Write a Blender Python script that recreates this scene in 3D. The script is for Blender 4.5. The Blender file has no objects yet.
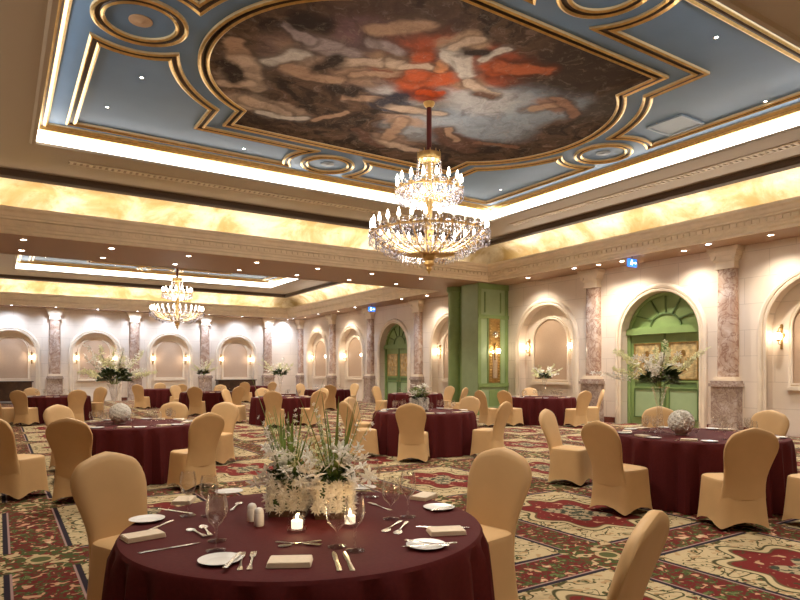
import bpy, bmesh, math, random
from mathutils import Vector, Matrix
C = bpy.context.scene.collection
SC = bpy.context.scene
PI = math.pi

# ------------------------------------------------------------------ camera, world, exposure
THETA = math.radians(32.8)
FPX = 622.2
EYE = 1.5
HORIZON = 371.0
cam_data = bpy.data.cameras.new('camera')
cam_data.sensor_width = 36.0
cam_data.lens = FPX / 800.0 * 36.0
cam_data.shift_y = (HORIZON - 300.0) / 800.0
cam_data.clip_start = 0.05
cam_data.clip_end = 200
cam = bpy.data.objects.new('camera', cam_data)
C.objects.link(cam)
cam.location = (0, 0, EYE)
cam.rotation_euler = (PI / 2, 0, -THETA)
SC.camera = cam

world = bpy.data.worlds.new('world')
SC.world = world
world.use_nodes = True
world.node_tree.nodes['Background'].inputs[0].default_value = (0.9, 0.75, 0.55, 1)
world.node_tree.nodes['Background'].inputs[1].default_value = 0.02

SC.view_settings.view_transform = 'Standard'
SC.view_settings.look = 'None'
SC.view_settings.gamma = 1.0
SC.view_settings.use_curve_mapping = False
SC.view_settings.exposure = 1.5
SC.cycles.max_bounces = 8
SC.cycles.diffuse_bounces = 4
SC.cycles.glossy_bounces = 3
SC.cycles.transmission_bounces = 6
SC.cycles.transparent_max_bounces = 28
SC.cycles.sample_clamp_indirect = 4.0
SC.cycles.caustics_reflective = False
SC.cycles.caustics_refractive = False

# light levels
P_COVE = 2.7        # W per metre of gold cove strip
E_BAND = 2.4         # emission of the luminous band round each ceiling
P_PIN = 190.0        # added fill for the tables, from pin spots in the painted ceiling
P_CHAND = 80.0
P_SPOT = 60.0        # beam downlights
P_COOL = 90.0        # cool downlights above the columns
E_BULB = 9.0
E_SCONCE = 9.0
P_SCONCE = 1.6
WARM = (1.0, 0.80, 0.58)
WARMW = (1.0, 0.91, 0.78)
COOL = (0.64, 0.77, 1.0)

FV = Vector((math.sin(THETA), math.cos(THETA)))
RV = Vector((math.cos(THETA), -math.sin(THETA)))


def at(px, py, z):
    """plan position, at height z, of a point measured on the photograph"""
    a = (px - 400.0) / FPX
    d = Vector((FV.x + a * RV.x, FV.y + a * RV.y, (HORIZON - py) / FPX))
    t = (z - EYE) / d.z
    return Vector((d.x * t, d.y * t, z))


# ------------------------------------------------------------------ room dimensions
XR, XL = 15.0, -2.8          # right and left walls
YF, YN = 34.2, -3.2          # far and near walls
ZS = 4.5                     # soffit
ZC = 5.8                     # flat ceiling
ZB = 6.15                    # blue painted ceiling
ROOMS = [(6.2, 8.8), (6.2, 26.0)]
HX, HY = 7.65, 7.2           # cornice opening
OX, OY = 5.62, 4.75          # luminous opening
BX, BY = 5.42, 4.62          # blue field


# ------------------------------------------------------------------ node helpers
def new_mat(name):
    m = bpy.data.materials.new(name)
    m.use_nodes = True
    return m, m.node_tree, m.node_tree.nodes['Principled BSDF']


def simple(name, col, rough=0.6, metal=0.0, spec=0.5, noise=0.0, nscale=8.0, bump=0.0, sheen=0.0, coat=0.0, detail=4.0):
    m, t, b = new_mat(name)
    b.inputs['Base Color'].default_value = (*col, 1)
    b.inputs['Roughness'].default_value = rough
    b.inputs['Metallic'].default_value = metal
    b.inputs['Specular IOR Level'].default_value = spec
    if sheen:
        b.inputs['Sheen Weight'].default_value = sheen
    if coat:
        b.inputs['Coat Weight'].default_value = coat
    if noise or bump:
        tc = t.nodes.new('ShaderNodeTexCoord')
        n = t.nodes.new('ShaderNodeTexNoise')
        n.inputs['Scale'].default_value = nscale
        n.inputs['Detail'].default_value = detail
        t.links.new(tc.outputs['Object'], n.inputs['Vector'])
        if noise:
            r = t.nodes.new('ShaderNodeValToRGB')
            r.color_ramp.elements[0].position = 0.3
            r.color_ramp.elements[1].position = 0.7
            r.color_ramp.elements[0].color = (*[max(0, c * (1 - noise)) for c in col], 1)
            r.color_ramp.elements[1].color = (*[min(1, c * (1 + noise)) for c in col], 1)
            t.links.new(n.outputs['Fac'], r.inputs['Fac'])
            t.links.new(r.outputs['Color'], b.inputs['Base Color'])
        if bump:
            bp = t.nodes.new('ShaderNodeBump')
            bp.inputs['Strength'].default_value = bump
            bp.inputs['Distance'].default_value = 0.02
            t.links.new(n.outputs['Fac'], bp.inputs['Height'])
            t.links.new(bp.outputs['Normal'], b.inputs['Normal'])
    return m


def emit(name, col, strength):
    m, t, b = new_mat(name)
    b.inputs['Base Color'].default_value = (*[min(1, c) for c in col], 1)
    b.inputs['Emission Color'].default_value = (*col, 1)
    b.inputs['Emission Strength'].default_value = strength
    return m


class NG:
    """tiny expression builder for shader math"""
    def __init__(self, tree):
        self.t = tree

    def m(self, op, a, b=None, c=None):
        n = self.t.nodes.new('ShaderNodeMath')
        n.operation = op
        for i, v in enumerate((a, b, c)):
            if v is None:
                continue
            if isinstance(v, (int, float)):
                n.inputs[i].default_value = v
            else:
                self.t.links.new(v, n.inputs[i])
        return n.outputs[0]

    def step(self, a, lo, hi):          # smooth 0..1
        n = self.t.nodes.new('ShaderNodeMapRange')
        n.interpolation_type = 'SMOOTHSTEP'
        self.t.links.new(a, n.inputs[0])
        n.inputs[1].default_value = lo
        n.inputs[2].default_value = hi
        return n.outputs[0]

    def mix(self, f, a, b):
        n = self.t.nodes.new('ShaderNodeMix')
        n.data_type = 'RGBA'
        for i, v in ((0, f), (6, a), (7, b)):
            if isinstance(v, (int, float)):
                n.inputs[i].default_value = v
            elif isinstance(v, tuple):
                n.inputs[i].default_value = (*v, 1) if len(v) == 3 else v
            else:
                self.t.links.new(v, n.inputs[i])
        return n.outputs[2]

    def comb(self, x, y, z=0.0):
        n = self.t.nodes.new('ShaderNodeCombineXYZ')
        for i, v in enumerate((x, y, z)):
            if isinstance(v, (int, float)):
                n.inputs[i].default_value = v
            else:
                self.t.links.new(v, n.inputs[i])
        return n.outputs[0]

    def sep(self, v):
        n = self.t.nodes.new('ShaderNodeSeparateXYZ')
        self.t.links.new(v, n.inputs[0])
        return n.outputs

    def noise(self, vec, scale, detail=2.0, rough=0.5, dist=0.0):
        n = self.t.nodes.new('ShaderNodeTexNoise')
        n.inputs['Scale'].default_value = scale
        n.inputs['Detail'].default_value = detail
        n.inputs['Roughness'].default_value = rough
        n.inputs['Distortion'].default_value = dist
        self.t.links.new(vec, n.inputs['Vector'])
        return n

    def vm(self, op, a, b):
        n = self.t.nodes.new('ShaderNodeVectorMath')
        n.operation = op
        for i, v in enumerate((a, b)):
            if isinstance(v, tuple):
                n.inputs[i].default_value = v
            elif isinstance(v, (int, float)):
                n.inputs['Scale'].default_value = v
            else:
                self.t.links.new(v, n.inputs[i])
        return n.outputs['Value'] if op in ('LENGTH', 'DOT_PRODUCT') else n.outputs[0]


def wall_stone(name, axis):
    m, t, b = new_mat(name)
    g = NG(t)
    geo = t.nodes.new('ShaderNodeNewGeometry')
    s = g.sep(geo.outputs['Position'])
    vec = g.comb(s[0 if axis == 'x' else 1], s[2], 0)
    br = t.nodes.new('ShaderNodeTexBrick')
    br.inputs['Scale'].default_value = 1.0
    br.inputs['Brick Width'].default_value = 1.15
    br.inputs['Row Height'].default_value = 0.62
    br.inputs['Mortar Size'].default_value = 0.008
    br.inputs['Mortar Smooth'].default_value = 0.3
    br.inputs['Color1'].default_value = (0.74, 0.62, 0.50, 1)
    br.inputs['Color2'].default_value = (0.71, 0.59, 0.47, 1)
    br.inputs['Mortar'].default_value = (0.56, 0.45, 0.35, 1)
    t.links.new(vec, br.inputs['Vector'])
    n = g.noise(geo.outputs['Position'], 1.6, 6.0, 0.6)
    col = g.mix(g.m('MULTIPLY', g.step(n.outputs['Fac'], 0.4, 0.75), 0.35), br.outputs['Color'], (0.80, 0.69, 0.57))
    t.links.new(col, b.inputs['Base Color'])
    b.inputs['Roughness'].default_value = 0.45
    b.inputs['Specular IOR Level'].default_value = 0.35
    return m


def marble(name, c1, c2, c3, scale=2.2):
    m, t, b = new_mat(name)
    g = NG(t)
    geo = t.nodes.new('ShaderNodeNewGeometry')
    n1 = g.noise(geo.outputs['Position'], scale, 8.0, 0.65, 1.6)
    n2 = g.noise(geo.outputs['Position'], scale * 0.8, 6.0, 0.6, 2.5)
    vein = g.step(g.m('ABSOLUTE', g.m('SUBTRACT', n2.outputs['Fac'], 0.5)), 0.0, 0.05)
    base = g.mix(g.step(n1.outputs['Fac'], 0.35, 0.68), c1, c2)
    col = g.mix(g.m('MULTIPLY', g.m('SUBTRACT', 1.0, vein), 0.75), base, c3)
    t.links.new(col, b.inputs['Base Color'])
    b.inputs['Roughness'].default_value = 0.22
    return m


def gold_leaf(name):
    m, t, b = new_mat(name)
    g = NG(t)
    geo = t.nodes.new('ShaderNodeNewGeometry')
    n1 = g.noise(geo.outputs['Position'], 0.9, 7.0, 0.62, 0.6)
    n2 = g.noise(geo.outputs['Position'], 5.0, 6.0, 0.7)
    base = g.mix(g.step(n1.outputs['Fac'], 0.35, 0.65), (0.50, 0.35, 0.14), (0.84, 0.74, 0.54))
    col = g.mix(g.m('MULTIPLY', g.step(n2.outputs['Fac'], 0.52, 0.72), 0.5), base, (0.42, 0.27, 0.08))
    t.links.new(col, b.inputs['Base Color'])
    b.inputs['Metallic'].default_value = 0.35
    b.inputs['Roughness'].default_value = 0.55
    return m


def carpet_mat():
    m, t, b = new_mat('patterned_carpet')
    g = NG(t)
    geo = t.nodes.new('ShaderNodeNewGeometry')
    s = g.sep(geo.outputs['Position'])
    PX, PY = 1.95, 2.37
    u = g.m('DIVIDE', g.m('SUBTRACT', s[0], 0.28), PX)
    v = g.m('DIVIDE', g.m('SUBTRACT', s[1], 3.35), PY)
    fu = g.m('ABSOLUTE', g.m('SUBTRACT', u, g.m('ROUND', u)))
    fv = g.m('ABSOLUTE', g.m('SUBTRACT', v, g.m('ROUND', v)))
    ax = g.m('MULTIPLY', fu, PX)
    ay = g.m('MULTIPLY', fv, PY)
    cu = g.m('SUBTRACT', PX / 2, ax)
    cv = g.m('SUBTRACT', PY / 2, ay)
    sym = g.comb(cu, cv, 0)
    # field: cream with scrolling dark green vines
    nv = g.noise(sym, 3.4, 0.5, 0.5, 1.6).outputs['Fac']
    nl = g.noise(sym, 13.0, 2.0, 0.6, 0.6).outputs['Fac']
    nr = g.noise(g.vm('ADD', sym, (7.3, 2.1, 0)), 11.0, 1.5, 0.5, 0.4).outputs['Fac']
    field = g.mix(g.step(nr, 0.60, 0.63), (0.50, 0.385, 0.22), (0.40, 0.26, 0.13))
    vine = g.m('SUBTRACT', 1.0, g.step(g.m('ABSOLUTE', g.m('SUBTRACT', nv, 0.48)), 0.010, 0.022))
    field = g.mix(vine, field, (0.06, 0.055, 0.02))
    field = g.mix(g.step(nl, 0.585, 0.61), field, (0.045, 0.06, 0.02))
    field = g.mix(g.step(nl, 0.68, 0.70), field, (0.25, 0.05, 0.03))
    # medallion
    ang = g.m('ARCTAN2', g.m('DIVIDE', cv, 0.80), g.m('DIVIDE', cu, 0.62))
    rr = g.vm('LENGTH', g.comb(g.m('DIVIDE', cu, 0.62), g.m('DIVIDE', cv, 0.80), 0), (0, 0, 0))
    lob = g.m('ADD', 1.0, g.m('MULTIPLY', g.m('COSINE', g.m('MULTIPLY', ang, 8.0)), 0.13))
    q = g.m('DIVIDE', rr, lob)
    ring = g.mix(g.step(q, 0.93, 0.95), (0.05, 0.05, 0.02), field)
    ring = g.mix(g.step(q, 0.89, 0.91), (0.50, 0.39, 0.22), ring)
    ring = g.mix(g.step(q, 0.80, 0.82), (0.10, 0.07, 0.03), ring)
    red = g.mix(g.step(nr, 0.62, 0.65), (0.15, 0.013, 0.014), (0.46, 0.28, 0.16))
    red = g.mix(g.step(nl, 0.64, 0.67), red, (0.04, 0.05, 0.02))
    star = g.m('DIVIDE', rr, g.m('ADD', 1.0, g.m('MULTIPLY', g.m('COSINE', g.m('MULTIPLY', ang, 4.0)), -0.35)))
    core = g.mix(g.step(nl, 0.46, 0.50), (0.035, 0.045, 0.03), (0.36, 0.28, 0.17))
    red = g.mix(g.step(star, 0.36, 0.40), core, red)
    cell = g.mix(g.step(q, 0.76, 0.78), red, ring)
    # bands between the panels
    asym = g.comb(s[0], s[1], 0)
    bl = g.noise(asym, 17.0, 2.0, 0.6, 1.0).outputs['Fac']
    bf = g.noise(g.vm('ADD', asym, (3.1, 8.7, 0)), 12.0, 1.5, 0.5, 0.8).outputs['Fac']
    band = g.mix(g.step(bl, 0.50, 0.53), (0.125, 0.011, 0.013), (0.045, 0.065, 0.02))
    band = g.mix(g.step(bl, 0.60, 0.63), band, (0.12, 0.15, 0.05))
    band = g.mix(g.step(bf, 0.60, 0.63), band, (0.52, 0.27, 0.16))
    band = g.mix(g.step(bf, 0.70, 0.72), band, (0.58, 0.46, 0.30))
    a = g.m('MINIMUM', ax, ay)
    out = g.mix(g.step(a, 0.250, 0.258), (0.012, 0.010, 0.022), cell)
    out = g.mix(g.step(a, 0.212, 0.218), (0.34, 0.22, 0.20), out)
    out = g.mix(g.step(a, 0.196, 0.202), band, out)
    # crossings: greener, rosette
    cr = g.vm('LENGTH', g.comb(ax, ay, 0), (0, 0, 0))
    xm = g.m('MAXIMUM', ax, ay)
    cross = g.mix(g.step(bl, 0.44, 0.48), (0.16, 0.014, 0.016), (0.05, 0.07, 0.02))
    cross = g.mix(g.step(bf, 0.56, 0.60), cross, (0.50, 0.36, 0.2))
    cross = g.mix(g.step(cr, 0.10, 0.11), (0.46, 0.34, 0.18), cross)
    cross = g.mix(g.step(cr, 0.07, 0.075), (0.08, 0.09, 0.03), cross)
    out = g.mix(g.step(xm, 0.30, 0.305), cross, out)
    pile = g.noise(geo.outputs['Position'], 60.0, 2.0)
    out = g.mix(g.m('MULTIPLY', pile.outputs['Fac'], 0.25), out, (0.10, 0.06, 0.03))
    t.links.new(out, b.inputs['Base Color'])
    b.inputs['Roughness'].default_value = 0.95
    b.inputs['Specular IOR Level'].default_value = 0.1
    return m


def mural_mat():
    m, t, b = new_mat('painted_mural')
    g = NG(t)
    tc = t.nodes.new('ShaderNodeTexCoord')
    P = tc.outputs['Object']
    w1 = g.noise(P, 0.55, 5.0, 0.6, 0.8)
    w2 = g.noise(P, 1.6, 4.0, 0.6, 0.5)
    warp = g.vm('ADD', g.vm('SCALE', g.vm('SUBTRACT', w1.outputs['Color'], (0.5, 0.5, 0.5)), 0.9),
                g.vm('SCALE', g.vm('SUBTRACT', w2.outputs['Color'], (0.5, 0.5, 0.5)), 0.5))
    Q = g.vm('MULTIPLY', g.vm('ADD', P, warp), (1, 1, 0))
    n = g.noise(Q, 1.3, 6.0, 0.65, 1.2).outputs['Fac']
    col = g.mix(g.step(n, 0.38, 0.66), (0.028, 0.018, 0.014), (0.17, 0.10, 0.065))
    # dabs of colour (x, y, rx, ry, rgb), from left to right
    dabs = [(400, 40, 1.6, 1.0, (0.10, 0.055, 0.045)), (330, 62, 1.3, 0.8, (0.30, 0.20, 0.17)), (370, 40, .8, .6, (0.22, 0.12, 0.13)),
            (480, 122, 1.5, 1.0, (0.36, 0.42, 0.50)), (540, 105, 1.0, 0.9, (0.33, 0.40, 0.48)), (425, 128, 0.9, 0.7, (0.40, 0.43, 0.48)),
            (410, 95, 0.7, 0.5, (0.55, 0.52, 0.52)),
            (470, 95, 1.2, 0.7, (0.52, 0.50, 0.50)),
            (440, 62, 1.2, 0.8, (0.50, 0.10, 0.035)), (500, 66, 0.9, 0.6, (0.42, 0.09, 0.04)), (405, 70, 0.8, 0.5, (0.45, 0.13, 0.06)),
            (420, 92, 0.55, 0.35, (0.55, 0.08, 0.02)),
            (470, 78, 0.5, 0.35, (0.62, 0.42, 0.28)), (465, 45, 0.45, 0.4, (0.58, 0.40, 0.27)), (395, 62, 0.7, 0.3, (0.58, 0.36, 0.22)),
            (237, 72, 0.30, 0.55, (0.55, 0.42, 0.32)), (250, 103, 0.5, 0.35, (0.60, 0.46, 0.36)), (285, 108, 0.5, 0.22, (0.48, 0.34, 0.25)),
            (310, 60, 0.6, 0.45, (0.45, 0.31, 0.23)), (345, 75, 0.6, 0.4, (0.40, 0.25, 0.17)), (300, 45, 0.5, 0.3, (0.30, 0.19, 0.14)),
            (385, 138, 0.8, 0.35, (0.38, 0.25, 0.19)), (400, 120, 0.5, 0.25, (0.50, 0.33, 0.24)), (455, 140, 0.7, 0.35, (0.22, 0.10, 0.07)),
            (550, 105, 0.5, 0.3, (0.36, 0.20, 0.14)), (392, 103, 0.4, 0.3, (0.05, 0.06, 0.10)),
            (590, 62, 1.2, 1.3, (0.055, 0.036, 0.028)), (610, 105, 0.6, 0.8, (0.10, 0.085, 0.075))]
    cx, cy = ROOMS[0]
    for (px, py, rx, ry, c) in dabs:
        p = at(px, py, ZB)
        d = g.vm('LENGTH', g.vm('DIVIDE', g.vm('SUBTRACT', Q, (p.x - cx, p.y - cy, 0)), (rx, ry, 1)), (0, 0, 0))
        k = g.m('SUBTRACT', 1.0, g.step(d, 0.55, 1.15))
        k = g.m('MULTIPLY', k, 0.92)
        col = g.mix(k, col, c)
    # limbs and drapery: short strokes (x0, y0, x1, y1, half width, rgb)
    W3 = g.vm('ADD', P, g.vm('SCALE', g.vm('SUBTRACT', g.noise(P, 1.8, 3.0, 0.5, 0.3).outputs['Color'], (0.5, 0.5, 0.5)), 0.45))
    Q3 = g.vm('MULTIPLY', W3, (1, 1, 0))
    fl, fl2, br, red = (0.66, 0.49, 0.37), (0.52, 0.33, 0.22), (0.16, 0.08, 0.055), (0.58, 0.11, 0.03)
    gr, dk, wh = (0.44, 0.36, 0.36), (0.03, 0.02, 0.018), (0.72, 0.66, 0.60)
    strokes = [(233, 42, 246, 64, .16, fl2), (246, 62, 252, 86, .24, fl), (224, 82, 250, 84, .16, fl), (246, 100, 285, 112, .17, fl), (262, 114, 302, 118, .11, wh), (225, 62, 236, 80, .12, dk),
               (272, 62, 300, 54, .17, wh), (290, 70, 335, 80, .17, fl2), (318, 45, 350, 56, .2, gr), (338, 62, 378, 62, .13, fl), (352, 76, 402, 72, .11, fl2), (285, 24, 310, 42, .10, gr), (300, 20, 322, 26, .16, dk),
               (318, 68, 338, 60, .12, dk), (372, 45, 398, 50, .17, gr), (380, 30, 420, 25, .22, fl2), (345, 96, 382, 100, .13, fl2), (330, 88, 352, 95, .10, dk), (312, 120, 345, 112, .09, fl2),
               (408, 82, 470, 74, .26, red), (425, 55, 414, 76, .2, red), (458, 58, 500, 68, .24, red), (500, 66, 546, 70, .16, (0.50, .13, .05)), (420, 92, 442, 94, .12, (0.62, .08, .01)), (436, 70, 448, 60, .08, (0.75, .30, .12)),
               (454, 50, 466, 76, .17, wh), (466, 82, 492, 95, .12, fl), (455, 46, 482, 38, .11, fl), (482, 60, 506, 48, .10, wh), (468, 52, 486, 52, .10, dk), (478, 92, 492, 97, .10, br),
               (392, 62, 428, 66, .12, fl), (384, 104, 440, 114, .11, fl), (384, 102, 402, 96, .15, (0.03, .035, .06)), (402, 120, 384, 140, .13, fl2), (368, 138, 412, 150, .15, fl), (355, 130, 380, 146, .12, br),
               (440, 130, 466, 150, .22, br), (448, 128, 456, 140, .09, fl2), (480, 142, 516, 147, .12, (0.26, .13, .08)), (528, 110, 562, 104, .12, fl2), (554, 98, 576, 114, .10, (0.40, .22, .15))]
    for (x0, y0, x1, y1, hw_, c) in strokes:
        a, b_ = at(x0, y0, ZB), at(x1, y1, ZB)
        A = (a.x - cx, a.y - cy, 0)
        B = (b_.x - a.x, b_.y - a.y, 0)
        bb = B[0] ** 2 + B[1] ** 2
        pa = g.vm('SUBTRACT', Q3, A)
        hn = g.t.nodes.new('ShaderNodeMath')
        hn.operation = 'MULTIPLY'
        hn.use_clamp = True
        g.t.links.new(g.vm('DOT_PRODUCT', pa, B), hn.inputs[0])
        hn.inputs[1].default_value = 1 / bb
        sc_ = g.t.nodes.new('ShaderNodeVectorMath')
        sc_.operation = 'SCALE'
        sc_.inputs[0].default_value = B
        g.t.links.new(hn.outputs[0], sc_.inputs['Scale'])
        d = g.vm('LENGTH', g.vm('SUBTRACT', pa, sc_.outputs[0]), (0, 0, 0))
        kd = g.m('SUBTRACT', 1.0, g.step(d, hw_ * 1.0, hw_ * 1.9))
        col = g.mix(g.m('MULTIPLY', kd, 0.55), col, tuple(.25 * q for q in c))
        k = g.m('SUBTRACT', 1.0, g.step(d, hw_ * .55, hw_ * 1.15))
        col = g.mix(g.m('MULTIPLY', k, 0.92), col, c)
    f1 = g.noise(Q, 2.2, 5.0, 0.6, 1.0).outputs['Fac']
    col = g.mix(g.m('MULTIPLY', g.step(f1, 0.45, 0.75), 0.45), col, (0.040, 0.022, 0.018))
    f2 = g.noise(g.vm('ADD', Q, (4, 9, 0)), 2.6, 6.0, 0.65, 2.0).outputs['Fac']
    col = g.mix(g.m('MULTIPLY', g.step(f2, 0.56, 0.78), 0.4), col, (0.55, 0.38, 0.28))
    t.links.new(col, b.inputs['Base Color'])
    f3 = g.noise(Q, 7.0, 6.0, 0.7, 1.5).outputs['Fac']
    col = g.mix(g.m('MULTIPLY', g.step(f3, 0.42, 0.62), 0.2), col, (0.05, 0.03, 0.025))
    f4 = g.noise(g.vm('ADD', Q, (2, 5, 0)), 5.0, 6.0, 0.7, 1.2).outputs['Fac']
    col = g.mix(g.m('MULTIPLY', g.step(f4, 0.52, 0.72), 0.15), col, (0.75, 0.62, 0.52))
    col = g.mix(0.15, col, (0.0, 0.0, 0.0))
    t.links.new(col, b.inputs['Base Color'])
    b.inputs['Roughness'].default_value = 0.8
    b.inputs['Specular IOR Level'].default_value = 0.15
    return m


def glass_mat(name, col=(1, 1, 1), rough=0.0):
    m = bpy.data.materials.new(name)
    m.use_nodes = True
    t = m.node_tree
    t.nodes.clear()
    out = t.nodes.new('ShaderNodeOutputMaterial')
    tr = t.nodes.new('ShaderNodeBsdfTransparent')
    tr.inputs[0].default_value = (*[c * 0.985 for c in col], 1)
    gl = t.nodes.new('ShaderNodeBsdfGlossy')
    gl.inputs['Roughness'].default_value = 0.06 + rough
    gl.inputs[0].default_value = (1, 1, 1, 1)
    fr = t.nodes.new('ShaderNodeLayerWeight')
    fr.inputs['Blend'].default_value = 0.2
    mr = t.nodes.new('ShaderNodeMapRange')
    mr.inputs[3].default_value = 0.05
    mr.inputs[4].default_value = 0.4
    t.links.new(fr.outputs['Fresnel'], mr.inputs[0])
    mx = t.nodes.new('ShaderNodeMixShader')
    t.links.new(mr.outputs[0], mx.inputs[0])
    t.links.new(tr.outputs[0], mx.inputs[1])
    t.links.new(gl.outputs[0], mx.inputs[2])
    t.links.new(mx.outputs[0], out.inputs[0])
    return m


def petal_mat(name, col):
    m, t, b = new_mat(name)
    b.inputs['Base Color'].default_value = (*col, 1)
    b.inputs['Roughness'].default_value = 0.6
    tl = t.nodes.new('ShaderNodeBsdfTranslucent')
    tl.inputs[0].default_value = (*col, 1)
    mx = t.nodes.new('ShaderNodeMixShader')
    mx.inputs[0].default_value = 0.22
    t.links.new(b.outputs[0], mx.inputs[1])
    t.links.new(tl.outputs[0], mx.inputs[2])
    t.links.new(mx.outputs[0], t.nodes['Material Output'].inputs[0])
    return m


def crystal_mat():
    m = bpy.data.materials.new('cut_crystal')
    m.use_nodes = True
    t = m.node_tree
    t.nodes.clear()
    out = t.nodes.new('ShaderNodeOutputMaterial')
    tr = t.nodes.new('ShaderNodeBsdfTransparent')
    tr.inputs[0].default_value = (0.93, 0.92, 0.96, 1)
    tl = t.nodes.new('ShaderNodeBsdfTranslucent')
    tl.inputs[0].default_value = (0.88, 0.85, 0.92, 1)
    gl = t.nodes.new('ShaderNodeBsdfGlossy')
    gl.inputs['Roughness'].default_value = 0.12
    m1 = t.nodes.new('ShaderNodeMixShader')
    m1.inputs[0].default_value = 0.55
    t.links.new(tl.outputs[0], m1.inputs[1])
    t.links.new(gl.outputs[0], m1.inputs[2])
    m2 = t.nodes.new('ShaderNodeMixShader')
    m2.inputs[0].default_value = 0.55
    t.links.new(tr.outputs[0], m2.inputs[1])
    t.links.new(m1.outputs[0], m2.inputs[2])
    t.links.new(m2.outputs[0], out.inputs[0])
    return m


M = {}
M['wall_y'] = wall_stone('cream_stone_along', 'y')
M['wall_x'] = wall_stone('cream_stone_across', 'x')
M['stone'] = simple('carved_stone', (0.74, 0.61, 0.46), 0.5, noise=0.06, nscale=3)
M['cornice'] = simple('cornice_plaster', (0.80, 0.67, 0.50), 0.55, noise=0.06, nscale=4)
M['ceil'] = simple('beige_ceiling_paint', (0.34, 0.265, 0.19), 0.6)
M['soffit'] = simple('soffit_paint_with_shade', (0.36, 0.22, 0.13), 0.55)  # cream paint toned brown: shade and carpet bounce put into the colour
M['gold'] = gold_leaf('gold_leaf')
M['gilt'] = simple('gilt', (0.66, 0.45, 0.18), 0.3, 0.95, noise=0.15, nscale=12)
M['cream_gilt'] = simple('cream_gilding', (0.70, 0.56, 0.34), 0.4, 0.2)
M['dark'] = simple('dark_bronze_and_shade', (0.07, 0.04, 0.022), 0.45, 0.2)  # dark metal; on the cove edge and grooves the tone stands for shade
M['blue'] = simple('blue_ceiling_paint', (0.105, 0.195, 0.335), 0.5, noise=0.08, nscale=1.2)
M['blue_rim'] = simple('pale_blue_rim_paint', (0.30, 0.38, 0.47), 0.5)
M['band'] = emit('luminous_band', (1.0, 0.95, 0.86), E_BAND)
M['mural'] = mural_mat()
M['marble'] = marble('rose_marble', (0.42, 0.27, 0.19), (0.60, 0.47, 0.38), (0.24, 0.12, 0.08))
M['marble2'] = marble('grey_rose_marble', (0.36, 0.26, 0.20), (0.50, 0.40, 0.34), (0.22, 0.13, 0.10), 3.0)
M['base_red'] = simple('dark_red_marble', (0.16, 0.045, 0.028), 0.25, noise=0.3, nscale=6)
M['carpet'] = carpet_mat()
M['cloth'] = simple('maroon_cloth', (0.080, 0.0105, 0.0105), 0.7, spec=0.12, noise=0.10, nscale=60, bump=0.04)
M['chair'] = simple('gold_spandex', (0.61, 0.385, 0.18), 0.5, spec=0.35, noise=0.04, nscale=5)
M['green'] = simple('green_paint', (0.21, 0.30, 0.10), 0.5, noise=0.08, nscale=3)
M['green_lt'] = simple('pale_green_paint', (0.30, 0.39, 0.20), 0.5, noise=0.06, nscale=3)
M['green_dk'] = simple('deep_green_paint', (0.09, 0.15, 0.045), 0.5)
M['pink'] = simple('rose_beige_fabric', (0.50, 0.34, 0.22), 0.7, noise=0.04, nscale=30)
M['goldpanel'] = simple('gold_ornament_panel', (0.48, 0.35, 0.16), 0.45, 0.2, noise=0.45, nscale=9, bump=0.4)
M['mirror'] = simple('aged_mirror', (0.72, 0.66, 0.55), 0.12, 0.9)
M['ceramic'] = simple('white_ceramic', (0.82, 0.80, 0.77), 0.2)
M['silver'] = simple('polished_silver', (0.80, 0.78, 0.74), 0.18, 1.0)
M['napkin'] = simple('cream_napkin', (0.74, 0.61, 0.46), 0.8, noise=0.05, nscale=50, bump=0.05)
M['glass'] = glass_mat('clear_glass')
M['wax'] = emit('candle_wax', (1.0, 0.82, 0.55), 0.6)
M['flame'] = emit('candle_flame', (1.0, 0.80, 0.45), 25.0)
M['petal'] = petal_mat('white_petal', (0.92, 0.88, 0.80))
M['petal_y'] = petal_mat('pale_yellow_petal', (0.82, 0.80, 0.48))
M['leaf'] = simple('dark_leaf', (0.035, 0.075, 0.015), 0.45, noise=0.4, nscale=25)
M['stem'] = simple('green_blade', (0.20, 0.28, 0.06), 0.45, noise=0.35, nscale=14)
M['brass'] = simple('antique_brass', (0.46, 0.29, 0.10), 0.32, 0.85, noise=0.2, nscale=10)
M['rod'] = simple('dark_red_rod', (0.10, 0.012, 0.010), 0.4)
M['crystal'] = crystal_mat()
M['candle'] = simple('ivory_candle', (0.85, 0.78, 0.65), 0.4)
M['bulb'] = emit('lit_bulb', (1.0, 0.90, 0.76), E_BULB)
M['globe'] = emit('lit_sconce_glass', (1.0, 0.88, 0.70), E_SCONCE)
M['down'] = emit('lit_downlight', (1.0, 0.95, 0.85), 14.0)
M['downc'] = emit('lit_cool_downlight', (0.75, 0.85, 1.0), 14.0)
M['wood'] = simple('dark_wood', (0.055, 0.025, 0.012), 0.35, noise=0.4, nscale=6)
M['sign'] = emit('lit_blue_sign', (0.02, 0.12, 0.6), 1.2)
M['signw'] = emit('lit_white_pictogram', (0.8, 0.9, 1.0), 2.0)
M['vent'] = simple('painted_metal_vent', (0.28, 0.34, 0.40), 0.5)
M['grille'] = simple('cream_metal_grille', (0.62, 0.52, 0.40), 0.5)


# ------------------------------------------------------------------ mesh helpers
def mesh_from(bm, name, mats, smooth=True, weld=False):
    if weld:
        bmesh.ops.remove_doubles(bm, verts=bm.verts, dist=1e-4)
    bmesh.ops.recalc_face_normals(bm, faces=bm.faces)
    me = bpy.data.meshes.new(name)
    bm.to_mesh(me)
    bm.free()
    if not isinstance(mats, (list, tuple)):
        mats = [mats]
    for m in mats:
        me.materials.append(M[m] if isinstance(m, str) else m)
    if smooth:
        me.polygons.foreach_set('use_smooth', [True] * len(me.polygons))
        try:
            me.set_sharp_from_angle(angle=math.radians(38))
        except Exception:
            pass
    return me


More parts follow.
